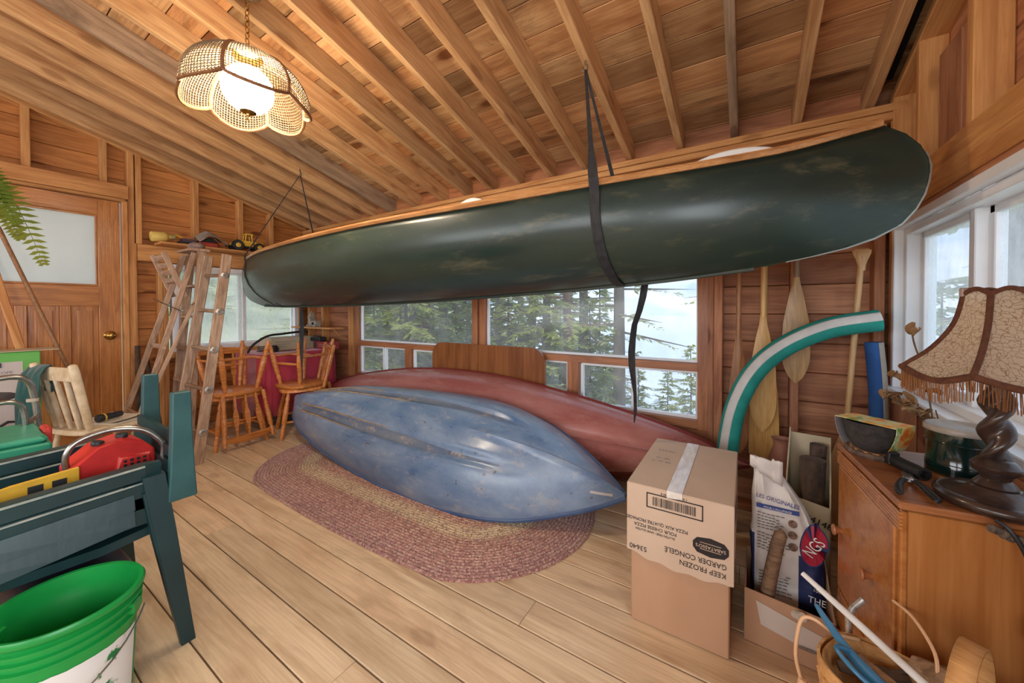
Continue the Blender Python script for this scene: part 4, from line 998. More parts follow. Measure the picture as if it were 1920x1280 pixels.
def toy_truck(loc, rz, label, k=1.0):
    t = thing('toy_truck', label, 'toy truck', loc, rz, 'yellow toy trucks on the shelf'); t.scale = (k, k, k)
    MB().box(-.17, .17, -.035, .035, .045, .06).build('chassis', BLACK, t)
    MB().loft([[(-.16, -.05, .06), (.0, -.05, .06), (.0, .05, .06), (-.16, .05, .06)], [(-.10, -.05, .125), (0, -.05, .125), (0, .05, .125), (-.10, .05, .125)]]).build('engine_hood', YEL, t)
    for y in (-.045, .045):
        for x in (-.0, .075): MB().tube([(x, y, .10), (x + (.012 if x < .02 else -.008), y, .20)], .006, 6).build('cab_post', YEL, t)
    MB().rbox(-.0, .085, -.052, .052, .195, .212, .004).build('cab_roof', YEL, t); MB().rbox(0, .085, -.05, .05, .06, .125, .004).build('cab_body', YEL, t)
    MB().rbox(.10, .19, -.05, .05, .06, .12, .006).build('front_bonnet', YEL, t)
    for i in range(4): MB().box(.191, .194, -.04 + .022 * i, -.028 + .022 * i, .065, .115).build('grille_bar', BLACK, t)
    for x, r_ in ((-.075, .062), (.14, .055)):
        for y in (-1, 1):
            w_ = MB().lathe([(.02, -.02), (r_ * .9, -.02), (r_, -.012), (r_, .012), (r_ * .9, .02), (.02, .02)], 22, Matrix.Translation((x, y * .062, r_)) @ Matrix.Rotation(R(90), 4, 'X')).build('wheel', BLACK, t, smooth=True)
            MB().lathe([(.001, -.002), (.024, -.002), (.026, .002), (.012, .006), (.001, .006)], 14, Matrix.Translation((x, y * .083, r_)) @ Matrix.Rotation(R(90 if y < 0 else -90), 4, 'X')).build('hub', YEL, w_, smooth=True)
    return t
toy_truck((-4.665, 1.85, 1.852), R(84), 'yellow toy truck with black tyres on the shelf beside the canoe tip', .92)
toy_truck((-4.665, 2.36, 1.83), R(90), 'second yellow toy truck, mostly hidden behind the canoe end', .8)

# ---- leaning broom pole and plank by the door, fern, trimmer carton
tag(MB().tube([P(-4.40, .78, .42 * 0), P(-4.62, .268, 1.82)], [.013, .013], 10).build('broom_handle', wood('handle_wood', srgb(150, 108, 74), srgb(186, 144, 104), grain=2, knots=0), smooth=True), 'thin wooden pole slanting across the door', 'pole')
o = bar('plank', W_STUD, None, P(-4.36, .51, .0), P(-4.58, .215, 1.66), .045, .02, up=(1, 0, 0)); o.name = 'leaning_lath'
tag(o, 'pale wooden lath leaning against the door, shorter than the thin pole', 'lath')
tc_ = thing('trimmer_carton', 'green and grey garden tool carton standing before the door', 'box', (-4.22, .24, 0))
GRNB = pm('carton_green', srgb(104, 182, 84), srgb(92, 168, 74), scale=3, rough=.55); GRYB = pm('carton_grey', srgb(196, 188, 184), srgb(184, 176, 172), scale=3, rough=.55)
MB().rbox(-.10, .10, -.30, .16, 0, .93, .004).build('carton', GRNB, tc_)
MB().box(.1005, .1015, -.30, .085, .0, .865).build('front_panel', GRYB, tc_)
MB().box(.10, .105, -.30, .0, .83, .862).build('brand_band', pm('band_dark', srgb(52, 60, 70)), tc_)
W90 = Matrix(((0, 0, 1, 0), (1, 0, 0, 0), (0, 1, 0, 0), (0, 0, 0, 1)))
PRW = pm('print_white', srgb(236, 236, 232)); PRG = pm('print_grey', srgb(120, 116, 114)); PRD = pm('print_dark', srgb(40, 38, 38)); PRN = pm('print_navy', srgb(44, 60, 110)); 
text(tc_, 'OIECK', .030, Matrix.Translation((-4.22 + .1055, .24 - .05, .846)) @ W90, PRW)
text(tc_, 'ESCOPE', .026, Matrix.Translation((-4.22 + .102, .24 + .0, .795)) @ W90, PRG); text(tc_, 'POLE', .022, Matrix.Translation((-4.22 + .102, .24 + .0, .76)) @ W90, PRG)
MB().ball((.101, -.05, .64), .004, .12, .035).build('tool_picture', pm('picture_dark', srgb(74, 62, 60)), tc_, smooth=True)
MB().tube([(.104, .0, .40), (.104, .06, .42), (.104, .07, .46), (.104, .02, .47), (.104, -.02, .44)], .009, 6).build('handle_picture', BLACK, tc_)
MB().box(-.13, .12, -.30, .24, .932, .936).build('open_flap', CREAM, tc_, rot=(R(0), 0, 0))

# ---- painted chair with pad, torch and cloth
WCH = pm('worn_cream_paint', srgb(226, 208, 176), srgb(196, 170, 132), scale=14, rough=.45, detail=8)
wc = thing('kitchen_chair', 'worn cream painted chair with green cloth on its back', 'chair', (-3.70, .613, 0), R(17))
so = [(.205 * math.copysign(abs(math.cos(a)) ** .55, math.cos(a)), .20 * math.copysign(abs(math.sin(a)) ** .7, math.sin(a))) for a in [2 * math.pi * i / 26 for i in range(26)]]
MB().loft([[(x * .94, y * .94, .415) for x, y in so], [(x, y, .424) for x, y in so], [(x, y, .44) for x, y in so], [(x * .96, y * .96, .45) for x, y in so]]).build('seat', WCH, wc, smooth=True)
for sx in (-1, 1):
    for sy in (-1, 1): turned(MB(), (sx * .19, sy * .185, 0), (sx * .14, sy * .14, .42), [(0, .014), (.5, .019), (1, .015)]).build('leg', WCH, wc, smooth=True)
for x0, x1 in ((-.16, -.19), (.16, .19)):
    turned(MB(), (x0, -.135, .445), (x1, -.225, .875), [(0, .019), (.5, .023), (.9, .024), (.985, .020), (1, .012)]).build('back_post', WCH, wc, smooth=True)
for i in range(3): turned(MB(), (-.09 + .088 * i, -.145, .445), (-.105 + .10 * i, -.215, .80), [(0, .013), (.5, .016), (1, .012)]).build('spindle', WCH, wc, smooth=True)
bar('crest_slat', WCH, wc, wmat(wc) @ P(-.18, -.215, .81), wmat(wc) @ P(.18, -.215, .81), .018, .085, up=(0, 0, 1))
for sx in (-1, 1): turned(MB(), (sx * .175, -.17, .16), (sx * .175, .17, .16), [(0, .009), (.5, .012), (1, .009)]).build('stretcher', WCH, wc, smooth=True)
PAPER = pm('paper', srgb(226, 218, 200), srgb(212, 202, 184), scale=4, rough=.8)
np_ = thing('notepad', 'open writing pad with curled pages on the cream chair', 'notepad', (-3.66, .665, .452), R(30))
MB().box(-.13, .13, -.10, .10, 0, .008).build('page_block', PAPER, np_)
MB().sheet([[(-.13 + .26 * i / 8, -.10 + .2 * j / 8, .009 + .012 * (abs(i - 4) / 4) ** 3 + (.010 * (j / 8) ** 2)) for j in range(9)] for i in range(9)]).build('top_page', PAPER, np_, smooth=True)
fl = thing('torch', 'black rubber torch with yellow ring lying on the pad', 'torch', (-3.62, .63, .494), R(118))
MB().lathe([(.001, -.065), (.022, -.065), (.026, -.06), (.026, -.03), (.022, -.028)], 16, Matrix.Rotation(R(90), 4, 'Y')).build('head', BLACK, fl, smooth=True)
MB().lathe([(.0265, -.036), (.0275, -.034), (.0275, -.028), (.0265, -.026)], 16, Matrix.Rotation(R(90), 4, 'Y')).build('ring', YEL, fl, smooth=True)
MB().lathe([(.022, -.027), (.021, .05), (.018, .075), (.001, .078)], 16, Matrix.Rotation(R(90), 4, 'Y')).build('grip', BLACK, fl, smooth=True)
CLO = pm('green_cloth', srgb(38, 86, 82), srgb(26, 60, 58), scale=7, rough=.9, sheen=.3, stretch=(1, 1, .4))
rows = []
for i in range(15):
    u = i / 14; x_ = -.21 + .17 * u
    row = []
    for j in range(17):
        v_ = j / 16; s_ = (v_ - .40) * 1.05
        f_ = .022 * math.sin(u * 17 + v_ * 3) * min(1, abs(s_) * 3)
        yy = -.222 + (-.040 - f_ if s_ > 0 else .035 + f_) * min(1, abs(s_) * 9); zz = .875 - abs(s_) * (.66 if s_ > 0 else .45) * (1 + .10 * math.sin(u * 6))
        row.append((x_ - .04 * abs(s_) + .05 * max(0, s_) * (u - .2), yy - .03 * max(0, s_), zz))
    rows.append(row)
tag(MB().sheet(rows, wmat(wc)).build('cloth', CLO, smooth=True, thick=.005), 'dark green cloth draped over the cream chair back', 'cloth')

# ---- walking frame of grey tubes
ALU = pm('dull_aluminium', srgb(176, 174, 166), srgb(140, 138, 132), scale=20, rough=.3, metal=.9)
wk = thing('walking_frame', 'grey tubular metal frame beside the teal toolbox', 'walker', (-3.25, .12, 0))
def bent(pts, r=.014, n=5): return MB().tube(catmull(pts, n), r, 9)
bent([(-3.20, -.30, .85), (-3.20, .10, .855), (-3.20, .225, .86), (-3.205, .268, .83), (-3.215, .285, .76), (-3.22, .30, .60), (-3.24, .32, .0)]).build('side_tube', ALU, wk, smooth=True, W=True)
bent([(-3.08, -.30, .745), (-3.08, .10, .748), (-3.08, .20, .75), (-3.085, .238, .72), (-3.09, .248, .65), (-3.10, .25, .55)], .012).build('brace_tube', ALU, wk, smooth=True, W=True)
bent([(-3.21, .295, .64), (-3.15, .27, .63), (-3.08, .22, .61), (-3.06, .0, .60), (-3.06, -.3, .60)], .012).build('cross_tube', ALU, wk, smooth=True, W=True)
MB().tube([(-3.215, .283, .72), (-3.215, .283, .735)], .022, 10).build('collar', pm('collar_plastic', srgb(196, 184, 164)), wk, smooth=True, W=True)
MB().tube([(-3.08, .10, .55), (-3.08, .10, .75)], .008, 6).build('stay', BLACK, wk, W=True)
# ---- teal toolbox with red catch
TEAL = pm('teal_plastic', srgb(54, 158, 126), srgb(40, 136, 108), scale=5, rough=.4)
tx = thing('toolbox', 'teal plastic toolbox with ribbed lid and red catch', 'toolbox', (-2.95, .08, .40), 0)
MB().rbox(-.20, .20, -.30, .20, 0, .165, .012).build('body', TEAL, tx)
MB().rbox(-.215, .215, -.315, .215, .15, .19, .008).build('lid_rim', TEAL, tx)
MB().rbox(-.205, .205, -.305, .205, .19, .222, .012).build('lid', TEAL, tx)
for k in range(4): MB().box(.2, .212, -.24 + .13 * k, -.22 + .13 * k, .01, .15).build('rib', TEAL, tx)
MB().rbox(-.02, .10, .20, .228, .13, .235, .006).build('catch', pm('catch_red', srgb(206, 62, 54)), tx)
crt = thing('storage_crate', 'dark crate under the teal toolbox', 'crate', (-2.95, .05, 0))
for k in range(4):
    for q in (((-.18, -.28), (.18, -.28)), ((-.18, .2), (.18, .2)), ((-.18, -.28), (-.18, .2)), ((.18, -.28), (.18, .2))):
        bar('slat', W_TRIM, crt, P(-2.95 + q[0][0], .05 + q[0][1], .05 + .1 * k), P(-2.95 + q[1][0], .05 + q[1][1], .05 + .1 * k), .014, .085)
MB().box(-.19, .19, -.29, .21, .385, .398).build('lid', W_TRIM, crt)

# ---- two stacked green plastic armchairs
GPL = pm('dark_green_plastic', srgb(18, 46, 50), srgb(28, 62, 64), scale=4, rough=.38, bump=.05, stretch=(1, 1, .3))
GPL2 = pm('dark_green_plastic_worn', srgb(32, 74, 78), srgb(48, 94, 94), scale=6, rough=.45, bump=.05)
GPW = pm('worn_highlight_edge', srgb(168, 172, 160), srgb(120, 136, 130), scale=14, rough=.5)
def plastic_chair(label, dz, posts):
    t = thing('plastic_armchair', label, 'chair', (-2.08, .18, 0), 0, 'dark green plastic armchairs')
    ar = .585 + dz
    for sx, xa, xf in ((1, -1.83, -1.715), (-1, -2.36, -2.46)):
        # arm: broad flat top with a rolled lip, running front to back
        sec = lambda y, z, w_: [(xa - w_, y, z - .012), (xa - w_ * .7, y, z), (xa + w_ * .7, y, z), (xa + w_, y, z - .012), (xa + w_, y, z - .05), (xa - w_, y, z - .05)]
        MB().loft([sec(-.30, ar - .02, .026), sec(-.1, ar - .012, .028), sec(.15, ar, .028), sec(.40, ar + .012, .028), sec(.445, ar + .008, .02)]).build('arm', GPL, t, W=True, smooth=False)
        MB().tube([(xa + .026, -.30, ar - .026), (xa + .027, -.1, ar - .018), (xa + .027, .15, ar - .006), (xa + .027, .40, ar + .006)], .0042, 5).build('worn_highlight', GPW, t, W=True)  # pale strip: worn lip plus the highlight painted along the arm edge
        # apron under the arm with a slot, and the legs
        MB().loft([[(xa + sx * .016, y, za), (xa + sx * .032, y, za), (xa + sx * .046, y, zb), (xa + sx * .030, y, zb)] for y, za, zb in ((-.30, ar - .115, ar - .19), (-.05, ar - .105, ar - .175), (.20, ar - .09, ar - .15), (.37, ar - .08, ar - .13))]).build('arm_apron', GPL, t, W=True)
        for y in (.375, -.28): MB().box(xa + sx * .02 - .008, xa + sx * .02 + .010, y - .03, y + .03, ar - .14, ar - .045).build('apron_web', GPL, t, W=True)
        for ya, yf in ((.42, .485), (-.30, -.36)):
            xs_ = xa + sx * .02
            sec2 = lambda u, w_: [(xs_ + (xf - xs_) * u + a * w_, ya + (yf - ya) * u + b_ * w_ * 1.1, (ar - .03) * (1 - u) + max(dz - .06, 0) * u) for a, b_ in ((-.35, -.62), (.5, -.62), (.5, .6), (.15, .66), (-.35, .66))]
            MB().loft([sec2(0, .045), sec2(.3, .044), sec2(.7, .036), sec2(1, .030)]).build('leg', GPL, t, W=True, smooth=False)
        if posts:
            yb_ = .495 if sx > 0 else .555
            MB().loft([[(xa + .045 * sx + a * .018, yb_ + b_ * w_, z) for a, b_ in ((-1, -1), (1, -1), (1, 1), (-1, 1))] for z, w_ in ((.50, .042), (.60, .036), (.75, .030), (.90, .027))]).build('upright', GPL2, t, W=True, bevel=.004)
    # seat and slatted back panel
    MB().loft([[(-2.34, y, z), (-1.85, y, z), (-1.85, y, z - .03), (-2.34, y, z - .03)] for y, z in ((-.30, .42 + dz), (0, .405 + dz), (.30, .395 + dz), (.43, .41 + dz))]).build('seat', GPL, t, W=True)
    for k in range(5):
        z0 = .43 + dz + .05 * k; y0 = .45 + .012 * k
        MB().box(-2.35, -1.84, y0, y0 + .015, z0, z0 + .042).build('back_slat', GPL, t, W=True)
    return t
plastic_chair('lower of two stacked dark green plastic armchairs', 0.0, False)
plastic_chair('upper of two stacked dark green plastic armchairs, chainsaw on its seat', .055, True)
# side slats of the lower chair, seen between its arm and seat

# ---- chainsaw on the chair
SAWR = pm('saw_red', srgb(206, 52, 46), srgb(178, 40, 38), scale=6, rough=.35)
sw = thing('chainsaw', 'red chainsaw with grey bow handle and yellow bar cover', 'chainsaw', (-2.04, .335, .57), R(4)); sw.scale = (.8, .72, .85)
def poly_body(xs, prof):    # side profile extruded along x with slightly narrower top
    return MB().loft([[(x, y * k, z * (1 if k == 1 else 1)) for y, z in prof] for x, k in xs])
prof = [(-.13, .0), (.16, .0), (.19, .04), (.185, .10), (.13, .155), (.06, .175), (-.03, .16), (-.13, .09)]
poly_body([(-.075, .96), (-.06, 1), (.06, 1), (.075, .96)], prof).build('housing', SAWR, sw, bevel=.006)
MB().loft([[(.074, y, z) for y, z in ((.02, .02), (.17, .02), (.165, .09), (.04, .10))], [(.088, y, z) for y, z in ((.03, .03), (.16, .03), (.155, .08), (.05, .09))]]).build('starter_cover', SAWR, sw)
for i in range(4):
    for j in range(3): MB().box(.088, .0895, .055 + .025 * i, .068 + .025 * i, .034 + .018 * j, .045 + .018 * j).build('vent_slot', BLACK, sw)
for y, z in ((-.02, .16), (.07, .172)):
    c_ = MB().lathe([(.001, -.004), (.022, -.004), (.024, 0), (.024, .014), (.020, .018), (.001, .018)], 14, Matrix.Translation((.02, y, z)) @ Matrix.Rotation(R(-14 if y < 0 else 4), 4, 'X')).build('filler_cap', BLACK, sw, smooth=True)
hp = catmull([(.03, -.125, .08), (.045, -.13, .15), (.05, -.09, .20), (.06, .02, .222), (.085, .13, .20), (.105, .20, .13), (.105, .205, .07), (.09, .185, .02)], 6)
MB().tube(hp, .0125, 10).build('bow_handle', ALU, sw, smooth=True)
MB().loft([[(.085, -.10, .012), (.10, -.10, .012), (.10, -.10, .105), (.085, -.10, .105)], [(.085, -.30, .02), (.10, -.30, .02), (.10, -.30, .095), (.085, -.30, .095)], [(.088, -.46, .04), (.097, -.46, .04), (.097, -.46, .07), (.088, -.46, .07)]]).build('bar_cover', YEL, sw, bevel=.003)
for y in (-.16, -.23): MB().rbox(.1001, .1015, y - .025, y + .02, .04, .075, .0005).build('cover_slot', PRD, sw)
# yellow-handled hand saw blade laid between the arms
hs = thing('bow_saw', 'slim tool with pale shaft and yellow handle between the green arms', 'saw', (-1.815, .2, .655))
MB().tube([P(-1.835, .40, .603), P(-1.835, .12, .592)], .008, 6, flat=.5).build('shaft', pm('pale_shaft', srgb(206, 190, 158)), hs, W=True)
MB().tube([P(-1.835, .13, .596), P(-1.835, .06, .594), P(-1.835, -.04, .590)], [.008, .013, .012], 8, flat=.6).build('handle', YEL, hs, W=True)
bg = thing('black_bag', 'black bag slumped on the floor under the plastic chairs', 'bag', (-2.05, .25, 0))
rr_ = random.Random(4); rings = []
for i in range(10):
    u = i / 9; k = (.6 + 1.5 * u * (1 - u) * 1.2) * (1 if u < .95 else .5)
    rings.append([(.23 * k * math.cos(a) * (1 + .12 * noise.noise(Vector((math.cos(a) * 2, math.sin(a) * 2, u * 3)))), .16 * k * math.sin(a) * (1 + .12 * noise.noise(Vector((math.cos(a) * 2, math.sin(a) * 2, u * 3 + 7)))), .33 * u) for a in [2 * math.pi * j / 20 for j in range(20)]])
MB().loft(rings).build('body', pm('black_nylon', srgb(26, 26, 34), srgb(40, 40, 50), scale=12, rough=.45), bg, smooth=True)
MB().tube([(-.10, .0, .32), (-.06, .0, .37), (.06, .0, .37), (.10, 0, .32)], .008, 6).build('handle', BLACK, bg)

# ---- green bucket
BKT = pm('bucket_green', srgb(26, 160, 70), srgb(20, 138, 60), scale=3, rough=.35)
bk = thing('bucket', 'bright green plastic bucket with torn white label', 'bucket', (-1.66, .20, 0))
rr0, rr1, hb = .128, .160, .37
def rad(z): return rr0 + (rr1 - .012 - rr0) * z / hb
pf = [(.001, .004), (rr0 * .97, .004), (rr0, .0)] + [(rad(z), z) for z in (.05, .12, .2, .265)]
for z in (.275, .300, .325): pf += [(rad(z) + .001, z), (rad(z) + .010, z + .003), (rad(z) + .010, z + .007), (rad(z) + .001, z + .010)]
pf += [(rad(.345) + .002, .345), (rr1, .352), (rr1 + .002, .362), (rr1 - .003, .370), (rr1 - .012, .368), (rad(.33) - .003, .33), (rad(.30) - .001, .305), (rad(.30) - .004, .298), (rad(.2) - .004, .2), (rad(.02) - .004, .012), (.001, .010)]
MB().lathe(pf, 56).build('body', BKT, bk, smooth=True)
m, nt, b = newmat('torn_label'); b.inputs['Roughness'].default_value = .7
v = coords(nt, (1, 1, 1), False); n1 = N(nt, 'ShaderNodeTexNoise', i_Scale=11.0, i_Detail=6.0, i_Roughness=.6); nt.links.new(v, n1.inputs[0])
nt.links.new(ramp(nt, n1.outputs[0], [(.36, srgb(30, 128, 66)), (.40, srgb(228, 228, 224))]), b.inputs['Base Color'])
lab = []
for i in range(25):
    a = R(-66 + 126 * i / 24); k = .010 * noise.noise(Vector((i * .6, 0, 0)))
    lab.append([((rad(z) + .0015) * math.cos(a), (rad(z) + .0015) * math.sin(a), z) for z in (.05 + k, .10, .15, .20, .245 + .5 * k)])
MB().sheet(lab).build('label', m, bk, smooth=True)
for s_ in (-1, 1):
    MB().rbox(-.012, .012, -.022, .022, .285, .318, .004, Matrix.Translation((rad(.3) * math.cos(R(55 if s_ > 0 else 235)), rad(.3) * math.sin(R(55 if s_ > 0 else 235)), 0)) @ Matrix.Rotation(R(55), 4, 'Z')).build('bail_ear', BKT, bk)
a0 = Vector((.172 * math.cos(R(55)), .172 * math.sin(R(55)), .30)); a1 = Vector((.172 * math.cos(R(235)), .172 * math.sin(R(235)), .30))
pts = []
for i in range(17):
    u = math.pi * i / 16; c_ = (a0 + a1) / 2 + (a0 - a1) / 2 * math.cos(u)
    out = Vector((math.cos(R(-35)), math.sin(R(-35)), 0)) * .182 * math.sin(u); pts.append(c_ + out + Vector((0, 0, -.14 * math.sin(u))))
MB().tube(pts, .0025, 6).build('bail', STEEL, bk, smooth=True)

# ---- hanging fern, only its fronds reach into the picture
FERN = leafmat('fern_green', srgb(86, 112, 44), srgb(142, 150, 70))
fe = thing('hanging_fern', 'fern in a hanging pot, fronds drooping before the door glass', 'fern', (-2.98, .02, 1.62))
MB().lathe([(.001, 0), (.07, 0), (.10, .12), (.105, .125), (.105, .135), (.09, .13), (.001, .12)], 20).build('pot', pm('terracotta', srgb(160, 96, 66)), fe, smooth=True)
ccol = pm('cord_grey', srgb(140, 130, 116))
for i in range(3):
    a = R(120 * i); MB().tube([(.10 * math.cos(a), .10 * math.sin(a), .13), (0, 0, .6)], .003, 4).build('cord', ccol, fe)
MB().tube([(0, 0, .6), (0, 0, zr(.02) - 1.62)], .003, 4).build('cord', ccol, fe)
def frond(tip, mid, wd, seed):
    r_ = random.Random(seed); P_ = catmull([(0, 0, .12), mid, tip], 14); mb = MB(); n_ = len(P_)
    mb.tube(P_, [.004 * (1 - .8 * i / n_) for i in range(n_)], 4)
    for i in range(3, n_):
        p = Vector(P_[i]); t_ = (Vector(P_[i]) - Vector(P_[i - 1])).normalized(); s_ = t_.cross(Vector((1, 0, .15))).normalized()
        l = wd * math.sin(math.pi * min(1, (i - 2) / n_ * .92 + .10)) ** .7
        for sg in (-1, 1):
            q = p + s_ * sg * l + t_ * l * .35 + Vector((r_.uniform(-.006, .006), 0, 0)); w_ = t_ * .0085
            mid_ = p.lerp(q, .45)
            mb.add([p - w_ * .5, mid_ - w_, q, mid_ + w_, p + w_ * .6], [(0, 1, 2, 3, 4)])
    return mb.build('frond', FERN, fe)
frond((.0, .285, -.18), (.0, .17, .16), .055, 1); frond((.03, .18, .10), (.0, .10, .26), .05, 2); frond((.06, .20, .0), (.04, .12, .19), .05, 3)
frond((-.05, .22, -.06), (-.03, .14, .12), .05, 5); frond((.1, -.2, -.1), (.06, -.12, .2), .05, 4); frond((-.15, -.1, -.1), (-.08, -.06, .2), .05, 6)
# ================================================================== RIGHT SIDE
CARD = pm('kraft_card', srgb(190, 152, 120), srgb(180, 140, 108), scale=3, rough=.8, stretch=(1, 1, .3))
CARD2 = pm('printed_kraft_card', srgb(206, 182, 158), srgb(196, 170, 146), scale=3, rough=.75)
CARDD = pm('card_edge', srgb(150, 116, 86), rough=.9)
INK = pm('black_ink', srgb(42, 36, 34), rough=.8)
# ---- tall plain carton, and the printed carton pulled down over its top
lowb = thing('cardboard_box', 'plain brown lower carton standing in front of the paddles', 'box', (-.2075, 1.72, 0))
MB().rbox(-.165, .165, -.275, .27, .002, .50, .004).build('carton', CARD, lowb)
MB().box(-.001, .001, -.2752, .27, .499, .5005).build('top_seam', CARDD, lowb)
upb = thing('cardboard_box', 'printed frozen pizza carton upside down over the plain carton', 'box', (-.2075, 1.72, .27))
F = 1.72 - .286   # front plane Y
def shell():
    mb = MB(); x0, x1, y0, y1 = -.176, .176, -.286, .282; zt = .268
    n_ = 24; fr = []
    bot = lambda u: .010 - .018 * math.sin(u * math.pi) - .012 * u + .004 * math.sin(u * 23)
    # front, right, back, left walls as thin sheets with a torn lower edge
    ring_b = []; ring_t = []
    for i in range(n_): u = i / n_; ring_b.append((x0 + (x1 - x0) * u, y0, bot(u))); ring_t.append((x0 + (x1 - x0) * u, y0, zt))
    for i in range(n_): u = i / n_; ring_b.append((x1, y0 + (y1 - y0) * u, -.002 + .02 * u)); ring_t.append((x1, y0 + (y1 - y0) * u, zt))
    for i in range(n_): u = i / n_; ring_b.append((x1 - (x1 - x0) * u, y1, .02)); ring_t.append((x1 - (x1 - x0) * u, y1, zt))
    for i in range(n_): u = i / n_; ring_b.append((x0, y1 - (y1 - y0) * u, .02 - .01 * u)); ring_t.append((x0, y1 - (y1 - y0) * u, zt))
    mb.loft([ring_b, ring_t], True, False)
    mb.add([(x0, y0, zt), (x1, y0, zt), (x1, y1, zt), (x0, y1, zt)], [(0, 1, 2, 3)])
    return mb
shell().build('sleeve', CARD2, upb, thick=.004)
TAPE = pm('packing_tape', srgb(236, 232, 224), srgb(206, 196, 182), scale=30, rough=.2, stretch=(1, .3, 1))
rows = [[(-.008 - .026 + .004 * noise.noise(Vector((i, 0, 0))), -.286 + .568 * i / 20, .2715), (-.008 + .026 + .004 * noise.noise(Vector((i, 3, 0))), -.286 + .568 * i / 20, .2715)] for i in range(21)]
rows = [[(-.034, -.2895, .245), (.018, -.2895, .25)]] + [[(-.034, -.2895, .2712), (.018, -.2895, .2712)]] + rows[1:]
MB().sheet(rows).build('tape', TAPE, upb, thick=.0008)
# print on the front reads upside down
def FR(x, z, yy=F - .0030): return Matrix(((-1, 0, 0, x), (0, 0, -1, yy), (0, -1, 0, z), (0, 0, 0, 1)))
X0 = -.2075
def ft(s, size, x, z, ws=1.0): text(upb, s, size, FR(x, z), INK, wscale=ws)
ft('53640', .026, X0 - .135, .275 + .024); ft('53640', .001, X0, .4)
ft('KEEP FROZEN', .026, X0 + .082, .296, .90); ft('GARDER CONGELÉ', .026, X0 + .058, .327, .88)
ft('FOUR CHEESE PIZZA', .017, X0 - .075, .388, .95); ft('PIZZA AUX QUATRE FROMAGES', .017, X0 - .072, .408, .88); ft('GLUTEN FREE / SANS GLUTEN', .011, X0 - .075, .371, .95)
hexa = [(-.055, -.010), (-.042, -.026), (0, -.033), (.042, -.026), (.055, -.010), (.055, .010), (.042, .026), (0, .033), (-.042, .026), (-.055, .010)]
MB().prism(hexa, 0, .0006, FR(X0 + .108, .378, F - .0024)).build('logo', INK, upb, W=True)
text(upb, "SABATASSO'S", .0155, FR(X0 + .108, .378, F - .0034), CARD2)
for z in (.367, .390): MB().box(X0 + .075, X0 + .14, F - .0036, F - .003, z - .0008, z + .0008).build('logo_rule', CARD2, upb, W=True)
def bars(mb, x0, x1, z0, z1, y, seed):
    r_ = random.Random(seed); x = x0 + .012
    while x < x1 - .012:
        w_ = r_.choice((.0012, .002, .003)); mb.box(x, x + w_, y - .0006, y, z0 + .006, z1 - .006); x += w_ + r_.choice((.0012, .0018, .003))
mb = MB(); bars(mb, X0 - .095, X0 + .075, .468, .512, F - .0024, 2)
for a in ((X0 - .105, X0 + .085, .462, .466), (X0 - .105, X0 + .085, .514, .518), (X0 - .105, X0 - .101, .462, .518), (X0 + .081, X0 + .085, .462, .518)): mb.box(a[0], a[1], F - .003, F - .0024, a[2], a[3])
mb.build('barcode', INK, upb, W=True)
ft('1 00 20485 33940 8', .011, X0 - .01, .524)
# print on the right-hand side
RS = lambda y, z: Matrix(((0, 0, 1, X0 + .179), (-1, 0, 0, y), (0, -1, 0, z), (0, 0, 0, 1)))
text(upb, '53640', .026, RS(F + .07, .30), INK)
mb = MB()
for q in ((-.06, .06, -.035, -.031), (-.06, .06, .031, .035), (-.06, -.056, -.035, .035), (.056, .06, -.035, .035)): mb.box(q[0], q[1], q[2], q[3], 0, .0006)
for i in range(14): mb.box(-.045 + .0065 * i, -.042 + .0065 * i, -.026, .026, 0, .0006)
mb.build('side_barcode', INK, upb, M=wmat(upb).inverted() @ RS(F + .16, .46))
# faint stamps on the lid
for s, x, y, sz in (('PRESS', -.31, 1.84, .030), ('00  45', -.31, 1.74, .022), ('08 12 19', -.31, 1.70, .022)):
    text(upb, s, sz, Matrix.Translation((x, y, .5412)) @ Matrix.Rotation(R(180), 4, 'Z'), pm('faint_stamp', srgb(176, 158, 136)))

# ---- open carton with charcoal bag, driftwood and rolled paper
smb = thing('cardboard_box', 'low open carton with white label holding the charcoal bag', 'box', (.125, 1.70, 0))
def wallp(mb, a, b, h0, h1, t_=.005):
    a = Vector(a); b = Vector(b); d = (b - a).normalized(); n_ = Vector((-d.y, d.x, 0)) * t_
    mb.add([(*a.xy, 0), (*b.xy, 0), (*(b + n_).xy, 0), (*(a + n_).xy, 0), (*a.xy, h0), (*b.xy, h1), (*(b + n_).xy, h1), (*(a + n_).xy, h0)], [(3, 2, 1, 0), (4, 5, 6, 7), (0, 1, 5, 4), (1, 2, 6, 5), (2, 3, 7, 6), (3, 0, 4, 7)])
for nm, a, b, h0, h1 in (('front_wall', (-.125, -.13), (.125, -.15), .195, .185), ('right_wall', (.125, -.15), (.13, .16), .185, .30), ('back_wall', (.13, .16), (-.12, .16), .19, .19), ('left_wall', (-.12, .16), (-.125, -.13), .19, .195)):
    mb = MB(); wallp(mb, (*a, 0), (*b, 0), h0, h1); mb.build(nm, CARD, smb, bevel=.001)
MB().add([(-.125, -.13, .004), (.125, -.15, .004), (.13, .16, .004), (-.12, .16, .004)], [(0, 1, 2, 3)]).build('bottom', CARD, smb, thick=.004)
MB().add([(-.09, -.1345, .165), (.105, -.150, .125), (.105, -.150, .055), (-.075, -.1355, .085)], [(0, 1, 2, 3)]).build('label', pm('paper_label', srgb(206, 194, 182), srgb(196, 184, 172)), smb, thick=.0012)
mb = MB()
for i in range(16): mb.box(.03 + .0045 * i, .0325 + .0045 * i, -.1512 - .0008 * 0, -.1500, .062, .074)
mb.build('label_barcode', pm('faint_ink', srgb(120, 110, 104)), smb)
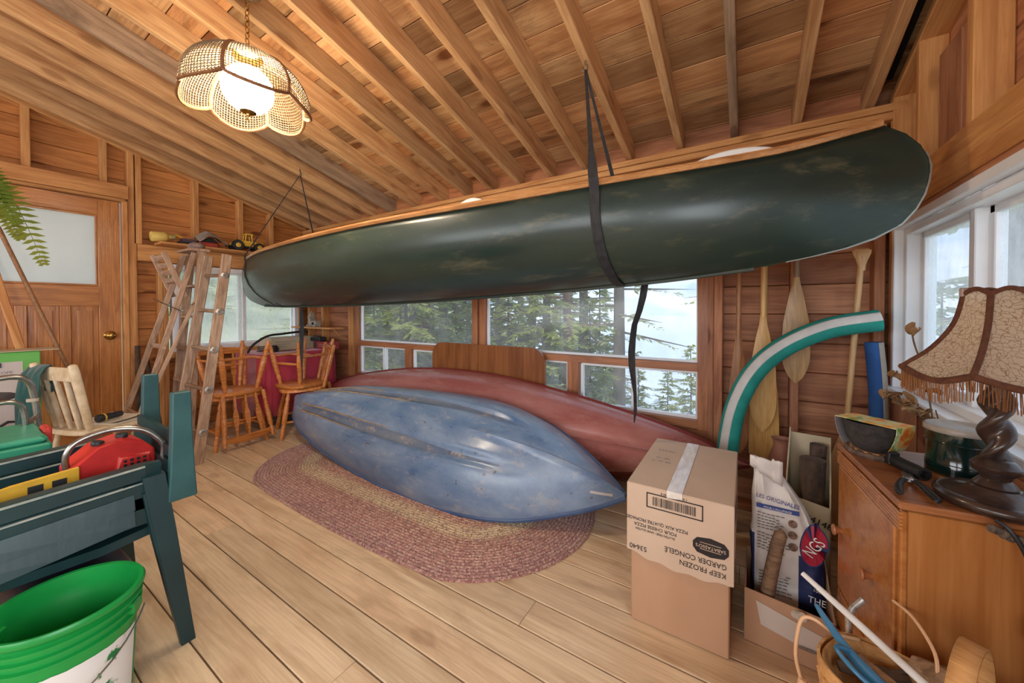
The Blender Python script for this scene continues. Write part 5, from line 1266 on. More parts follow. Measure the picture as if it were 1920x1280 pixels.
# charcoal bag
m, nt, b = newmat('charcoal_bag_paper'); b.inputs['Roughness'].default_value = .55
tc = N(nt, 'ShaderNodeTexCoord'); sp = N(nt, 'ShaderNodeSeparateXYZ'); nt.links.new(tc.outputs['Object'], sp.inputs[0])
def mth(op, x, y=None):
    n = N(nt, 'ShaderNodeMath', operation=op)
    for i, q in enumerate((x, y)):
        if q is None: continue
        if hasattr(q, 'is_output'): nt.links.new(q, n.inputs[i])
        else: n.inputs[i].default_value = q
    return n.outputs[0]
# printed navy areas: the right front below the roundel and both side gussets
nv = mth('MULTIPLY', mth('GREATER_THAN', sp.outputs[0], .035), mth('LESS_THAN', sp.outputs[2], .30))
nv2 = mth('MULTIPLY', mth('LESS_THAN', sp.outputs[0], -.098), mth('LESS_THAN', sp.outputs[2], .33))
nv3 = mth('MULTIPLY', mth('GREATER_THAN', sp.outputs[0], .088), mth('LESS_THAN', sp.outputs[2], .36))
nav = mth('MINIMUM', mth('ADD', mth('ADD', nv, nv2), nv3), 1.0)
n1 = N(nt, 'ShaderNodeTexNoise', i_Scale=9.0, i_Detail=5.0); nt.links.new(tc.outputs['Object'], n1.inputs[0])
c = mixc(nt, ramp(nt, n1.outputs[0], [(.35, srgb(226, 222, 216)), (.7, srgb(196, 190, 182))]), srgb(34, 46, 92), nav)
c = mixc(nt, c, srgb(150, 130, 108), ramp(nt, mth('SUBTRACT', .06, sp.outputs[2]), [(.0, G(0)), (.5, G(1))]))
nt.links.new(c, b.inputs['Base Color'])
n2 = N(nt, 'ShaderNodeTexNoise', i_Scale=14.0, i_Detail=4.0); nt.links.new(tc.outputs['Object'], n2.inputs[0])
bp = N(nt, 'ShaderNodeBump', i_Strength=.35, i_Distance=.02); nt.links.new(n2.outputs[0], bp.inputs['Height']); nt.links.new(bp.outputs[0], b.inputs['Normal'])
bagm = m
cb = thing('charcoal_bag', 'crumpled white and navy charcoal bag standing in the low carton', 'bag', (.13, 1.72, .012))
def bag_pt(a, u):
    """a angle, u height 0..1"""
    wx = interp([(0, .085), (.1, .110), (.5, .112), (.75, .088), (.88, .060), (.96, .046), (1, .036)], u); wy = interp([(0, .05), (.15, .068), (.5, .062), (.8, .035), (.93, .018), (1, .010)], u)
    c_, s_ = math.cos(a), math.sin(a)
    x = math.copysign(abs(c_) ** .5, c_) * wx; y = math.copysign(abs(s_) ** .6, s_) * wy
    k = noise.noise(Vector((c_ * 2.4, s_ * 2.4, u * 5))) * .016 + noise.noise(Vector((c_ * 6, s_ * 6, u * 12))) * .006
    return Vector((x * (1 + k * 3) - .085 * u ** 3 + .02 * u, y + k - .0 * u + .01, .60 * u * (1 - .03 * c_ * u)))
MB().loft([[tuple(bag_pt(2 * math.pi * j / 44, i / 34)) for j in range(44)] for i in range(35)]).build('sack', bagm, cb, smooth=True)
# folded-over mouth
rows = []
for i in range(14):
    u = i / 13
    rows.append([(-.115 + .10 * u + .006 * math.sin(i), -.018 - .020 * math.sin(v_ * 2.2) + .006 * noise.noise(Vector((u * 5, v_ * 4, 0))), .605 + .028 * math.sin(v_ * 3.1) - .075 * v_ * v_ * (.2 + .8 * u) + .012 * noise.noise(Vector((u * 6, v_ * 3, 3)))) for v_ in [k / 9 for k in range(10)]])
MB().sheet(rows).build('folded_mouth', pm('bag_white', srgb(224, 220, 214), srgb(196, 190, 184), scale=8, rough=.5), cb, smooth=True, thick=.003)
BLU = pm('print_blue', srgb(52, 78, 150)); REDL = pm('logo_red', srgb(178, 36, 62)); 
def BF(x, z, y=1.72 - .083, tilt=0): return Matrix.Translation((x, y, z)) @ Matrix.Rotation(R(90), 4, 'X') @ Matrix.Rotation(R(tilt), 4, 'Z')
def bagface(x, z):
    """front surface depth of the sack at local x,z"""
    u = min(max(z / .60, 0), 1); best = 0
    for j in range(22, 44):
        p = bag_pt(2 * math.pi * j / 44, u)
        if abs(p.x - x) < .014: best = min(best, p.y)
    return best if best else -.05
def bt(s, size, x, z, mat, tilt=-4, ws=1.0): text(cb, s, size, BF(.13 + x, .012 + z, 1.72 + bagface(x, z) - .012, tilt), mat, wscale=ws)
def lines(n_, x0, x1, z0, dz, mat, seed):
    r_ = random.Random(seed); mb = MB()
    for i in range(n_):
        z = z0 - dz * i; xe = x1 - r_.uniform(0, .025); k = 6
        for q in range(k):
            a = x0 + (xe - x0) * q / k; e = x0 + (xe - x0) * (q + .8) / k
            mb.box(a, e, bagface((a + e) / 2, z) - .004, bagface((a + e) / 2, z) - .0033, z - .0016, z + .0016)
    mb.build('small_print', mat, cb)
bt('LES ORIGINALES', .0215, -.028, .475, BLU, -7, .85)
mb = MB(); mb.box(-.093, .037, bagface(-.03, .44) - .0045, bagface(-.03, .44) - .0035, .437, .453); mb.build('blue_band', BLU, cb)
bt("POUR L'ALLUMAGE", .011, -.028, .4455, PRW, 0, .9)
lines(6, -.09, .0, .420, .011, PRG, 1); lines(6, -.09, .015, .345, .011, PRG, 2); lines(7, -.085, .02, .21, .012, PRG, 3); lines(4, -.07, .02, .115, .012, PRG, 4)
for z in (.405, .365, .325):
    MB().lathe([(.001, 0), (.014, 0), (.014, .001), (.001, .001)], 18, Matrix.Translation((.018, bagface(.018, z) - .003, z)) @ Matrix.Rotation(R(90), 4, 'X')).build('briquette_picture', pm('briquette_print', srgb(150, 120, 104), srgb(86, 66, 58), scale=80), cb)
def bbox(nm, mat, cx, cz, rx, rz, tilt, off): 
    pts = [(cx + rx * math.cos(a) * math.cos(R(tilt)) - rz * math.sin(a) * math.sin(R(tilt)), cz + rx * math.cos(a) * math.sin(R(tilt)) + rz * math.sin(a) * math.cos(R(tilt))) for a in [2 * math.pi * i / 28 for i in range(28)]]
    y = lambda x, z: bagface(x, z) - off
    mb = MB(); c_ = (cx, y(cx, cz), cz); vs_ = [c_] + [(x, y(x, z), z) for x, z in pts]; mb.add(vs_, [(0, 1 + i, 1 + (i + 1) % 28) for i in range(28)]); mb.build(nm, mat, cb, thick=.001)
bbox('roundel_edge', PRN, .078, .345, .040, .074, -8, .0030); bbox('roundel', REDL, .078, .345, .036, .069, -8, .0042)
bt('NGS', .052, .078, .345, PRW, 58, .72); bt('THE', .034, .085, .165, PRW, -3, .8); bt('100%', .015, .09, .20, PRW, -3)
# driftwood stick and rolled papers in the carton
DRIFT = wood('driftwood', srgb(118, 90, 68), srgb(172, 140, 110), grain=3, knots=0, rough=.85, stain=.5)
tag(MB().tube([P(.040, 1.595, .01), P(.062, 1.600, .12), P(.078, 1.604, .24), P(.098, 1.606, .36), P(.108, 1.604, .405), P(.112, 1.602, .420)], [.020, .023, .022, .021, .020, .006], 9).build('driftwood_stick', DRIFT, smooth=True), 'bare driftwood stick standing before the charcoal bag', 'stick')
rp = thing('paper_roll', 'small roll of white paper lying in the low carton', 'paper roll', (.135, 1.59, .152))
MB().lathe([(.006, -.07), (.014, -.07), (.0145, -.06), (.0145, .06), (.014, .07), (.006, .07)], 16, Matrix.Rotation(R(62), 4, 'X') @ Matrix.Rotation(R(24), 4, 'Y')).build('roll', PAPER, rp, smooth=True)
MB().tube([(.0, -.02, -.05), (.01, .0, -.03)], .010, 8).build('core', CARDD, rp)

# ---- carton marked 04148 with split logs, clay jar
bb = thing('cardboard_box', 'open carton stamped 04148 filled with firewood behind the charcoal bag', 'box', (.235, 2.06, 0), R(-8))
for nm, a, b, h0, h1 in (('front_wall', (-.075, -.13), (.075, -.13), .42, .40), ('right_wall', (.075, -.13), (.075, .13), .46, .60), ('back_wall', (.075, .13), (-.075, .13), .62, .62), ('left_wall', (-.075, .13), (-.075, -.13), .64, .42)):
    mb = MB(); wallp(mb, (*a, 0), (*b, 0), h0, h1); mb.build(nm, CREAM, bb)
text(bb, '04148', .036, Matrix.Translation((.235 + .018, 1.924, .335)) @ Matrix.Rotation(R(-8), 4, 'Z') @ Matrix.Rotation(R(90), 4, 'X') @ Matrix.Rotation(R(-14), 4, 'Z'), INK)
LOG = pm('split_log_bark', srgb(112, 92, 78), srgb(66, 52, 44), scale=14, rough=.95, bump=1.0, stretch=(1, 1, .4))
for l, x, y, z0, z1, r_, ln in (('thick bark-covered log upright in the stamped carton', .245, 2.02, .012, .56, .042, .0), ('thinner log behind the thick one in the stamped carton', .255, 2.11, .012, .60, .028, .02)):
    pts = [P(x + ln * i / 4, y, z0 + (z1 - z0) * i / 4) for i in range(5)]
    mb = MB(); mb.tube(pts, [r_ * (1 + .1 * math.sin(i * 2)) for i in range(5)], 11); tag(mb.build('log', LOG, smooth=True), l, 'log', 'logs in the stamped carton')
tag(MB().lathe([(.001, .0), (.05, .0), (.072, .12), (.078, .28), (.070, .40), (.045, .48), (.034, .515), (.040, .545), (.045, .55), (.036, .545), (.030, .515), (.001, .50)], 26).build('clay_jar', pm('clay', srgb(176, 122, 98), srgb(146, 94, 74), scale=5, rough=.6), None, (.155, 2.30, 0), smooth=True), 'slender clay jar with flared lip behind the charcoal bag', 'jar')

# ---- paddles on the back wall
def paddle(label, mat, x, y, ztip, zneck, wd, top, shape='round', lean=0.0, grip='none', r_=.0135, flip_=False, thk=.011):
    t = thing('paddle', label, 'paddle', (x, y, ztip), 0, 'paddles along the back wall')
    Lb = zneck - ztip; prof = []
    n_ = 22
    for i in range(n_ + 1):
        u = i / n_
        if shape == 'round': w_ = wd * min(1, math.sin(math.pi * min(u * 1.9, .5)) ** .6) * interp([(0, 1), (.35, 1), (.55, .92), (.8, .52), (.93, .25), (1, r_ / wd)], u)
        elif shape == 'square': w_ = wd * min(1, .86 + u * 3) * interp([(0, 1), (.3, 1), (.6, .9), (.85, .45), (1, r_ / wd)], u)
        else: w_ = wd * min(1, math.sin(math.pi * min(u * 2.6, .5)) ** .55) * interp([(0, .9), (.2, 1), (.45, .9), (.75, .55), (.95, .28), (1, r_ / wd)], u)
        prof.append((max(w_, .004), Lb * u))
    def ring(w_, z, k):
        tt = thk * (.45 + .55 * k); e = thk * .28
        tt = max(tt, e)
        return [(-w_, 0 - e, z), (-w_ * .5, -tt * .8, z), (0, -tt, z), (w_ * .5, -tt * .8, z), (w_, -e, z), (w_, e, z), (w_ * .5, tt * .8, z), (0, tt, z), (-w_ * .5, tt * .8, z), (-w_, e, z)]
    S_ = Matrix(((1, 0, lean, 0), (0, 1, .0, 0), (0, 0, 1, 0), (0, 0, 0, 1)))
    MB().loft([ring(w_, z, z / Lb) for w_, z in prof], M=S_).build('blade', mat, t, smooth=True)
    zt_ = top - ztip
    MB().tube([(lean * (Lb - .02), 0, Lb - .02), (lean * zt_, 0, zt_)], r_, 10).build('shaft', mat, t, smooth=True)
    if grip == 'pear':
        M_ = Matrix.Translation((lean * zt_, 0, zt_ - .075))
        MB().loft([[(a * w_, b_ * d_, z) for a, b_ in ((-1, -.6), (-.5, -1), (.5, -1), (1, -.6), (1, .6), (.5, 1), (-.5, 1), (-1, .6))] for w_, d_, z in ((.013, .013, 0), (.015, .013, .03), (.024, .013, .06), (.034, .012, .085), (.036, .010, .10), (.024, .006, .108))], M=M_).build('grip', mat, t, smooth=True)
    return t
PW = lambda n, a, b, st=0: wood(n, a, b, grain=2.0, knots=0, vary=.1, rough=.35, gloss=.5, stain=st, stainc=srgb(120, 112, 108))
# grain runs along local x in this wood, so paddles use an upright variant
def upright(mat):
    for n in mat.node_tree.nodes:
        if n.type == 'MAPPING':
            s = n.inputs['Scale'].default_value; n.inputs['Scale'].default_value = (s[1], s[2], s[0])
    return mat
paddle('dull brown paddle behind the teal noodle, nearest the window', upright(PW('paddle_brown', srgb(136, 86, 48), srgb(182, 128, 82))), -.038, 2.535, .35, 1.08, .055, 1.95, 'beaver')
paddle('long yellow paddle with square-ended blade behind the shiny one', upright(PW('paddle_yellow', srgb(198, 142, 70), srgb(226, 178, 104))), .088, 2.555, .34, 1.0, .072, 1.9, 'square')
paddle('shiny honey paddle with rounded blade in front of the square one', upright(PW('paddle_honey', srgb(204, 148, 78), srgb(232, 186, 116))), .080, 2.505, .516, 1.18, .064, 1.95, 'round')
paddle('scuffed old paddle hung on the stud, grey worn tip', upright(PW('paddle_worn', srgb(150, 112, 68), srgb(196, 156, 104), .7)), .232, 2.565, .795, 1.40, .063, 2.05, 'round')
paddle('pale paddle stood blade down in the corner, pear grip up', upright(PW('paddle_pale', srgb(190, 144, 92), srgb(220, 180, 128))), .40, 2.50, .0, .62, .075, 1.47, 'round', .058, 'pear')

# ---- pool noodles
TQ = pm('teal_foam', srgb(36, 152, 138), srgb(28, 134, 122), scale=10, rough=.8); WHF = pm('white_foam_stripe', srgb(222, 220, 214), rough=.8); BLF = pm('blue_foam', srgb(44, 96, 160), srgb(36, 82, 144), scale=10, rough=.8); GYF = pm('grey_foam', srgb(176, 168, 156), rough=.8)
def noodle(label, pts, r_, c1, c2, a0):
    t = thing('pool_noodle', label, 'pool noodle', pts[0])
    Pn = catmull(pts, 10)
    MB().tube(Pn, r_, 18).build('foam', c1, t, smooth=True, W=True)
    rows = []; m_ = len(Pn)
    for i, p in enumerate(Pn):
        tg = (Vector(Pn[min(i + 1, m_ - 1)]) - Vector(Pn[max(i - 1, 0)])).normalized(); sd = Vector((0, -1, 0)); sd = (sd - tg * sd.dot(tg)).normalized(); bn = tg.cross(sd)
        rows.append([tuple(Vector(p) + (sd * math.cos(R(a0 + q)) + bn * math.sin(R(a0 + q))) * (r_ + .0012)) for q in (-24, -16, -8, 0, 8, 16, 24)])
    MB().sheet(rows).build('stripe', c2, t, smooth=True, W=True, thick=.001)
    return t
noodle('long teal and white foam noodle bent in an arch before the paddles', [(-.10, 2.33, .03), (-.10, 2.33, .25), (-.085, 2.34, .42), (-.048, 2.36, .66), (.035, 2.38, .86), (.16, 2.40, 1.0), (.34, 2.41, 1.105), (.535, 2.42, 1.15)], .052, TQ, WHF, -24)
noodle('short blue and grey foam noodle upright in the right corner', [(.562, 2.485, .0), (.558, 2.485, .4), (.548, 2.485, .8), (.530, 2.485, 1.04)], .036, BLF, GYF, 38)

# ---- dresser
W_DR = wood('dresser_veneer', srgb(150, 88, 40), srgb(184, 122, 66), grain=.8, knots=0, vary=.06, rough=.22, gloss=.55, bump=.03)
W_DR2 = upright(wood('dresser_side_veneer', srgb(160, 96, 44), srgb(188, 128, 72), grain=.8, knots=0, vary=.04, rough=.3, gloss=.5, bump=.03))
W_DT = wood('dresser_top_wood', srgb(120, 66, 36), srgb(166, 108, 66), grain=1.0, knots=0, vary=.05, rough=.3, gloss=.5)
ZT = .76; A = Vector((.303, 1.187, 0)); Bc = Vector((.262, 1.604, 0))
dd = (Bc - A).normalized(); rz = math.atan2(dd.y, dd.x) - R(90)
dr = thing('dresser', 'small varnished wooden dresser with reeded edge under the white window', 'dresser', (A.x, A.y, 0), rz)
WD, DP = (Bc - A).length, .285   # local: y along the front, x into the wall
MB().box(.012, DP, .004, WD - .004, .03, ZT - .022).build('carcass', W_DR2, dr, bevel=.002)
MB().box(0, .012, 0, .016, .0, ZT - .022).build('front_stile', W_DR, dr, bevel=.003); MB().box(0, .012, WD - .016, WD, 0, ZT - .022).build('front_stile', W_DR, dr, bevel=.003)
MB().rbox(-.006, DP, -.006, WD + .004, ZT - .018, ZT, .004).build('top', W_DT, dr)
for k in range(5): MB().cham(-.5 * WD, .5 * WD, -.004, .004, -.0035, .0035, .002, Matrix.Translation((-.001, WD / 2, ZT - .028 - .0085 * k)) @ Matrix.Rotation(R(90), 4, 'Z')).build('reed', W_DR, dr)
zz = [(.30, .692), (.05, .288)]
for za, zb_ in zz:
    d_ = MB().box(-.006, .010, .018, WD - .018, za, zb_).build('drawer', W_DR, dr, bevel=.003)
    for y in (WD * .33, WD * .86):
        MB().lathe([(.001, 0), (.007, 0), (.008, .006), (.013, .016), (.0165, .020), (.015, .024), (.001, .025)], 16, Matrix.Translation((-.006, y, (za + zb_) / 2)) @ Matrix.Rotation(R(-90), 4, 'Y')).build('knob', W_TRIM, d_, smooth=True)
MB().box(.02, DP - .01, .02, WD - .02, 0, .03).build('plinth', W_DT, dr)

# ---- table lamp with barley-twist stem and fringed shade
LBX, LBY = .473, 1.272
EBON = pm('dark_turned_wood', srgb(46, 34, 30), srgb(66, 48, 40), scale=12, rough=.28, coat=.3)
tl_ = thing('table_lamp', 'table lamp with barley-twist stem and fringed tan shade', 'lamp', (LBX, LBY, ZT))
MB().lathe([(.001, 0), (.086, 0), (.092, .006), (.095, .014), (.093, .020), (.087, .025), (.081, .023), (.074, .025), (.062, .028), (.044, .034), (.036, .044), (.001, .046)], 48).build('base', EBON, tl_, smooth=True)
MB().lathe([(.030, .040), (.034, .048), (.028, .056), (.022, .062), (.026, .072), (.036, .080), (.038, .092), (.028, .104), (.020, .108)], 28).build('stem_foot', EBON, tl_, smooth=True)
mb = MB(); rings = []
for i in range(61):
    u = i / 60; z = .105 + .17 * u; ph = u * 2 * math.pi * 1.25
    ring = []
    for j in range(20):
        a = 2 * math.pi * j / 20; r_ = .0205 + .009 * math.cos(2 * (a - ph)); r_ *= .9 + .1 * math.sin(u * math.pi)
        ring.append((r_ * math.cos(a), r_ * math.sin(a), z))
    rings.append(ring)
mb.loft(rings).build('twist_stem', EBON, tl_, smooth=True)
MB().lathe([(.018, .274), (.024, .280), (.026, .290), (.016, .30), (.010, .315), (.010, .36), (.001, .361)], 20).build('neck', EBON, tl_, smooth=True)
MB().tube([(0, 0, .36), (0, 0, .478)], .004, 6).build('harp_rod', BRASS, tl_)
for i in range(3):
    a = R(120 * i + 20); MB().tube([(0, 0, .474), (.043 * math.cos(a), .043 * math.sin(a), .474)], .002, 5).build('spider_arm', BRASS, tl_)
def shademat():
    m, nt, b = newmat('crackled_shade_fabric'); nt.nodes.remove(b)
    v = coords(nt, (1, 1, 1), False)
    vo = N(nt, 'ShaderNodeTexVoronoi', i_Scale=95.0); vo.feature = 'DISTANCE_TO_EDGE'
    nz = N(nt, 'ShaderNodeTexNoise', i_Scale=30.0, i_Detail=3.0); nt.links.new(v, nz.inputs[0])
    mv = N(nt, 'ShaderNodeMix'); mv.data_type = 'VECTOR'; mv.inputs[0].default_value = .04; nt.links.new(v, mv.inputs[4]); nt.links.new(nz.outputs['Color'], mv.inputs[5]); nt.links.new(mv.outputs[1], vo.inputs[0])
    c = mixc(nt, srgb(240, 220, 192), srgb(160, 110, 74), ramp(nt, vo.outputs[0], [(.01, G(.7)), (.08, G(0))]))
    d = N(nt, 'ShaderNodeBsdfDiffuse'); t = N(nt, 'ShaderNodeBsdfTranslucent'); mx = N(nt, 'ShaderNodeMixShader'); mx.inputs[0].default_value = .68
    nt.links.new(c, d.inputs[0]); nt.links.new(c, t.inputs[0]); nt.links.new(d.outputs[0], mx.inputs[1]); nt.links.new(t.outputs[0], mx.inputs[2])
    nt.links.new(mx.outputs[0], nt.nodes['Material Output'].inputs[0]); return m
SHM = shademat(); TRM = pm('brown_braid', srgb(128, 78, 50), srgb(100, 58, 38), scale=90, rough=.95, bump=.8); FRG = leafmat('fringe_thread', srgb(172, 122, 82), srgb(204, 156, 112))
SP = [(0, .146, .298), (.12, .130, .314), (.3, .103, .340), (.5, .080, .372), (.7, .062, .408), (.87, .053, .445), (1, .049, .474)]
NP = 6
def lsp(th, h):
    r0 = sinterp([(a, b_) for a, b_, c_ in SP], h); z = sinterp([(a, c_) for a, b_, c_ in SP], h)
    f_ = abs(math.cos(NP / 2 * th)); k = (1 - h) ** 1.3      # ribs where f_ = 0
    r = r0 * (1.05 - .13 * f_)
    z += -.022 * f_ * (1 - h) ** 2 + .012 * f_ * max(0, h - .8) * 5
    return Vector((r * math.cos(th), r * math.sin(th), z))
TH0 = math.pi / NP
for k in range(NP):
    a0 = TH0 + 2 * math.pi * k / NP; a1 = a0 + 2 * math.pi / NP
    MB().sheet([[tuple(lsp(a0 + (a1 - a0) * j / 14, h / 14)) for j in range(15)] for h in range(15)]).build('shade_panel', SHM, tl_, smooth=True, rot=(0, 0, R(28)))
    MB().tube([lsp(a0, h / 14) for h in range(15)], .0055, 7).build('rib_braid', TRM, tl_, smooth=True, rot=(0, 0, R(28)))
    MB().tube([lsp(a0 + (a1 - a0) * j / 12, 1) for j in range(13)], .0055, 6).build('top_braid', TRM, tl_, smooth=True, rot=(0, 0, R(28)))
    MB().tube([lsp(a0 + (a1 - a0) * j / 12, .03) for j in range(13)], .0075, 6).build('rim_braid', TRM, tl_, smooth=True, rot=(0, 0, R(28)))
    mb = MB(); r_ = random.Random(k)
    for j in range(42):
        th = a0 + (a1 - a0) * (j + r_.random() * .6) / 42; p = lsp(th, .02); q = p + Vector((r_.uniform(-.003, .003), r_.uniform(-.003, .003), -.044 - r_.uniform(0, .006)))
        mb.tube([p, (p + q) / 2 + Vector((r_.uniform(-.001, .001), 0, 0)), q], .0011, 3)
    mb.build('fringe', FRG, tl_, rot=(0, 0, R(28)))
tp = lsp(TH0 + 2 * math.pi * 2 / NP, 1)
MB().rbox(tp.x - .007, tp.x + .007, tp.y - .005, tp.y + .005, tp.z - .005, tp.z + .016, .002).build('corner_tab', pm('faded_ribbon', srgb(160, 138, 128)), tl_, rot=(0, 0, R(28)))

# ---- things on the dresser
TINM = pm('green_enamel', srgb(14, 40, 34), srgb(10, 24, 24), scale=6, rough=.12, coat=.8)
tin = thing('cake_tin', 'round dark green tin with grey lid behind the lamp base', 'tin', (.486, 1.475, ZT))
MB().lathe([(.001, 0), (.060, 0), (.064, .003), (.064, .03), (.0625, .034), (.0625, .085), (.0635, .088), (.0635, .120), (.001, .121)], 44).build('body', TINM, tin, smooth=True)
for z in (.032, .086): MB().tube([(.0638 * math.cos(2 * math.pi * i / 40), .0638 * math.sin(2 * math.pi * i / 40), z) for i in range(40)], .0014, 5, closed=True).build('bead', TINM, tin, smooth=True)
MB().lathe([(.066, .112), (.068, .114), (.068, .124), (.064, .129), (.056, .128), (.052, .124), (.001, .124)], 44).build('lid', pm('grey_lid', srgb(168, 160, 150), srgb(140, 130, 120), scale=14, rough=.35), tin, smooth=True)
sl = thing('log_slice', 'flat slice of log with bark under the packed bowl', 'wood slice', (.325, 1.535, ZT))
MB().lathe([(.001, 0), (.058, 0), (.060, .004), (.060, .014), (.058, .018), (.001, .018)], 30, Matrix.Diagonal((.85, 1.1, 1, 1))).build('slice', wood('log_end', srgb(170, 120, 80), srgb(206, 160, 116), grain=2, knots=0), sl, smooth=True)
MB().tube([(.0605 * .85 * math.cos(2 * math.pi * i / 36), .0605 * 1.1 * math.sin(2 * math.pi * i / 36), .009) for i in range(36)], [.0095 + .002 * math.sin(i * 2.3) for i in range(36)], 6, closed=True).build('bark', LOG, sl)
bo = thing('mortar_bowl', 'dark stone bowl in a bright printed card wrap', 'bowl', (.325, 1.520, ZT + .018))
STN = pm('dark_stone', srgb(62, 58, 56), srgb(38, 36, 36), scale=60, rough=.75, bump=.5)
MB().lathe([(.001, .0), (.034, .0), (.045, .006), (.058, .03), (.066, .058), (.070, .082), (.066, .086), (.060, .078), (.045, .03), (.001, .02)], 36).build('bowl', STN, bo, smooth=True)
m, nt, b = newmat('wrap_print'); v = coords(nt, (1, 1, 1), False); n1 = N(nt, 'ShaderNodeTexNoise', i_Scale=22.0, i_Detail=3.0); nt.links.new(v, n1.inputs[0])
nt.links.new(ramp(nt, n1.outputs[0], [(.36, srgb(226, 110, 40)), (.46, srgb(236, 190, 90)), (.54, srgb(210, 220, 170)), (.62, srgb(110, 160, 70)), (.7, srgb(230, 140, 50))]), b.inputs['Base Color']); b.inputs['Roughness'].default_value = .4
WRAP = m
MB().box(-.074, .074, -.045, .045, .087, .0885).build('card_top', WRAP, bo, rot=(0, 0, R(-38)))
MB().sheet([[(.0735 - .0 * z, y, .088 - z), (.0735 - z * .22, y, .088 - z)] for y, z in ((-.045, 0),)] if False else [[(.0745 - .30 * z * z / .08, y, .088 - z) for y in (-.045, 0, .045)] for z in (0, .02, .04, .06, .078)]).build('card_side', WRAP, bo, rot=(0, 0, R(-38)), thick=.001)
MB().sheet([[(-.0745 + .30 * z * z / .08, y, .088 - z) for y in (-.045, 0, .045)] for z in (0, .02, .04, .06, .078)]).build('card_side', pm('wrap_back', srgb(150, 146, 148)), bo, rot=(0, 0, R(-38)), thick=.001)
def obj_pair(name, label, cat, loc, rz_): return thing(name, label, cat, loc, rz_)
sh_ = thing('garden_shears', 'steel garden shears with black handles near the dresser corner', 'shears', (.352, 1.325, ZT + .006), R(-100))
for s_ in (-1, 1):
    MB().tube([(-.005, s_ * .004, .004), (.03, s_ * .016, .006), (.07, s_ * .024, .006), (.115, s_ * .030 + .004, .006), (.125, s_ * .026 + .004, .006)], [.004, .006, .0075, .0075, .003], 8).build('handle', BLACK, sh_, smooth=True)
    MB().loft([[(-.005, s_ * .006 - .005, 0), (-.005, s_ * .006 + .005, 0), (-.005, s_ * .006 + .005, .004), (-.005, s_ * .006 - .005, .004)], [(-.06, s_ * .004 - .007, 0), (-.06, s_ * .004 + .007, 0), (-.06, s_ * .004 + .005, .004), (-.06, s_ * .004 - .005, .004)], [(-.10, s_ * .001 - .001, .001), (-.10, s_ * .001 + .001, .001), (-.10, s_ * .001 + .001, .002), (-.10, s_ * .001 - .001, .002)]]).build('blade', STEEL, sh_)
MB().lathe([(.001, 0), (.010, 0), (.010, .008), (.006, .010), (.001, .010)], 14).build('pivot', STEEL, sh_, smooth=True)
MB().tube([(.005, -.012, .008), (.018, -.004, .010), (.018, .004, .010), (.005, .012, .008)], .0018, 5).build('spring', STEEL, sh_)
gp = thing('bicycle_pump', 'black ribbed rubber grip with a square head beside the tin', 'hand tool', (.372, 1.405, ZT + .016), R(-68))
MB().lathe([(.001, -.045)] + [(.014 + (.0022 if i % 2 else 0), -.045 + .0052 * i) for i in range(16)] + [(.016, .04), (.016, .046), (.010, .046), (.008, .03), (.001, .03)], 18, Matrix.Rotation(R(90), 4, 'Y')).build('grip', BLACK, gp, smooth=True)
MB().rbox(-.062, -.045, -.014, .014, -.014, .022, .003).build('head', BLACK, gp)
# dried sprig on the sill
DRYM = leafmat('dry_leaf', srgb(150, 108, 66), srgb(206, 176, 138))
sg_ = thing('dried_branch', 'dried branch with curled brown leaves standing behind the tin', 'dried plant', (.452, 1.572, ZT)); sg_.scale = (1, 1, 1.12)
TWIG = pm('twig', srgb(112, 92, 70), srgb(84, 68, 52), scale=30, rough=.9)
MB().tube(catmull([(.02, 0, .0), (.012, .0, .10), (.0, .005, .19), (-.012, .005, .25), (-.028, .0, .30), (-.034, .0, .335)], 4), [.0022] * 21, 5).build('stem', TWIG, sg_, smooth=True)
MB().tube([(.04, -.005, .0), (.034, 0, .06), (.018, .003, .13)], .0018, 5).build('stem', TWIG, sg_); MB().tube([(.012, 0, .09), (-.03, .0, .12), (-.08, .0, .155)], .0018, 5).build('stem', TWIG, sg_)
MB().tube([(.0, 0, .18), (-.03, .0, .195), (-.06, .0, .205)], .0018, 5).build('stem', TWIG, sg_)
r_ = random.Random(11)
def curl_leaf(c_, l, ang, tilt):
    rows = []
    for i in range(6):
        u = i / 5; w_ = l * .36 * math.sin(math.pi * (u * .9 + .06)) ** .8
        rows.append([tuple(Vector((k * w_, l * u, .25 * l * abs(k) + .12 * l * math.sin(u * 3)))) for k in (-1, -.5, 0, .5, 1)])
    M_ = Matrix.Translation(c_) @ Matrix.Rotation(ang, 4, 'Z') @ Matrix.Rotation(tilt, 4, 'X')
    MB().sheet(rows, M_).build('leaf', DRYM, sg_, smooth=True, thick=.0008)
for c_ in [(-.036, 0, .325), (-.03, 0, .32), (-.075, 0, .205), (-.055, 0, .20), (-.035, 0, .20), (-.02, 0, .195), (-.005, 0, .175), (-.045, 0, .185)]: curl_leaf(c_, r_.uniform(.028, .045), r_.uniform(0, 6.28), r_.uniform(-.3, 1.2))
for i in range(18): curl_leaf((-.09 + .105 * i / 17 + r_.uniform(-.008, .008), r_.uniform(-.012, .012), .155 - .055 * i / 17 + r_.uniform(-.01, .012)), r_.uniform(.024, .042), r_.uniform(0, 6.28), r_.uniform(-.3, 1.2))
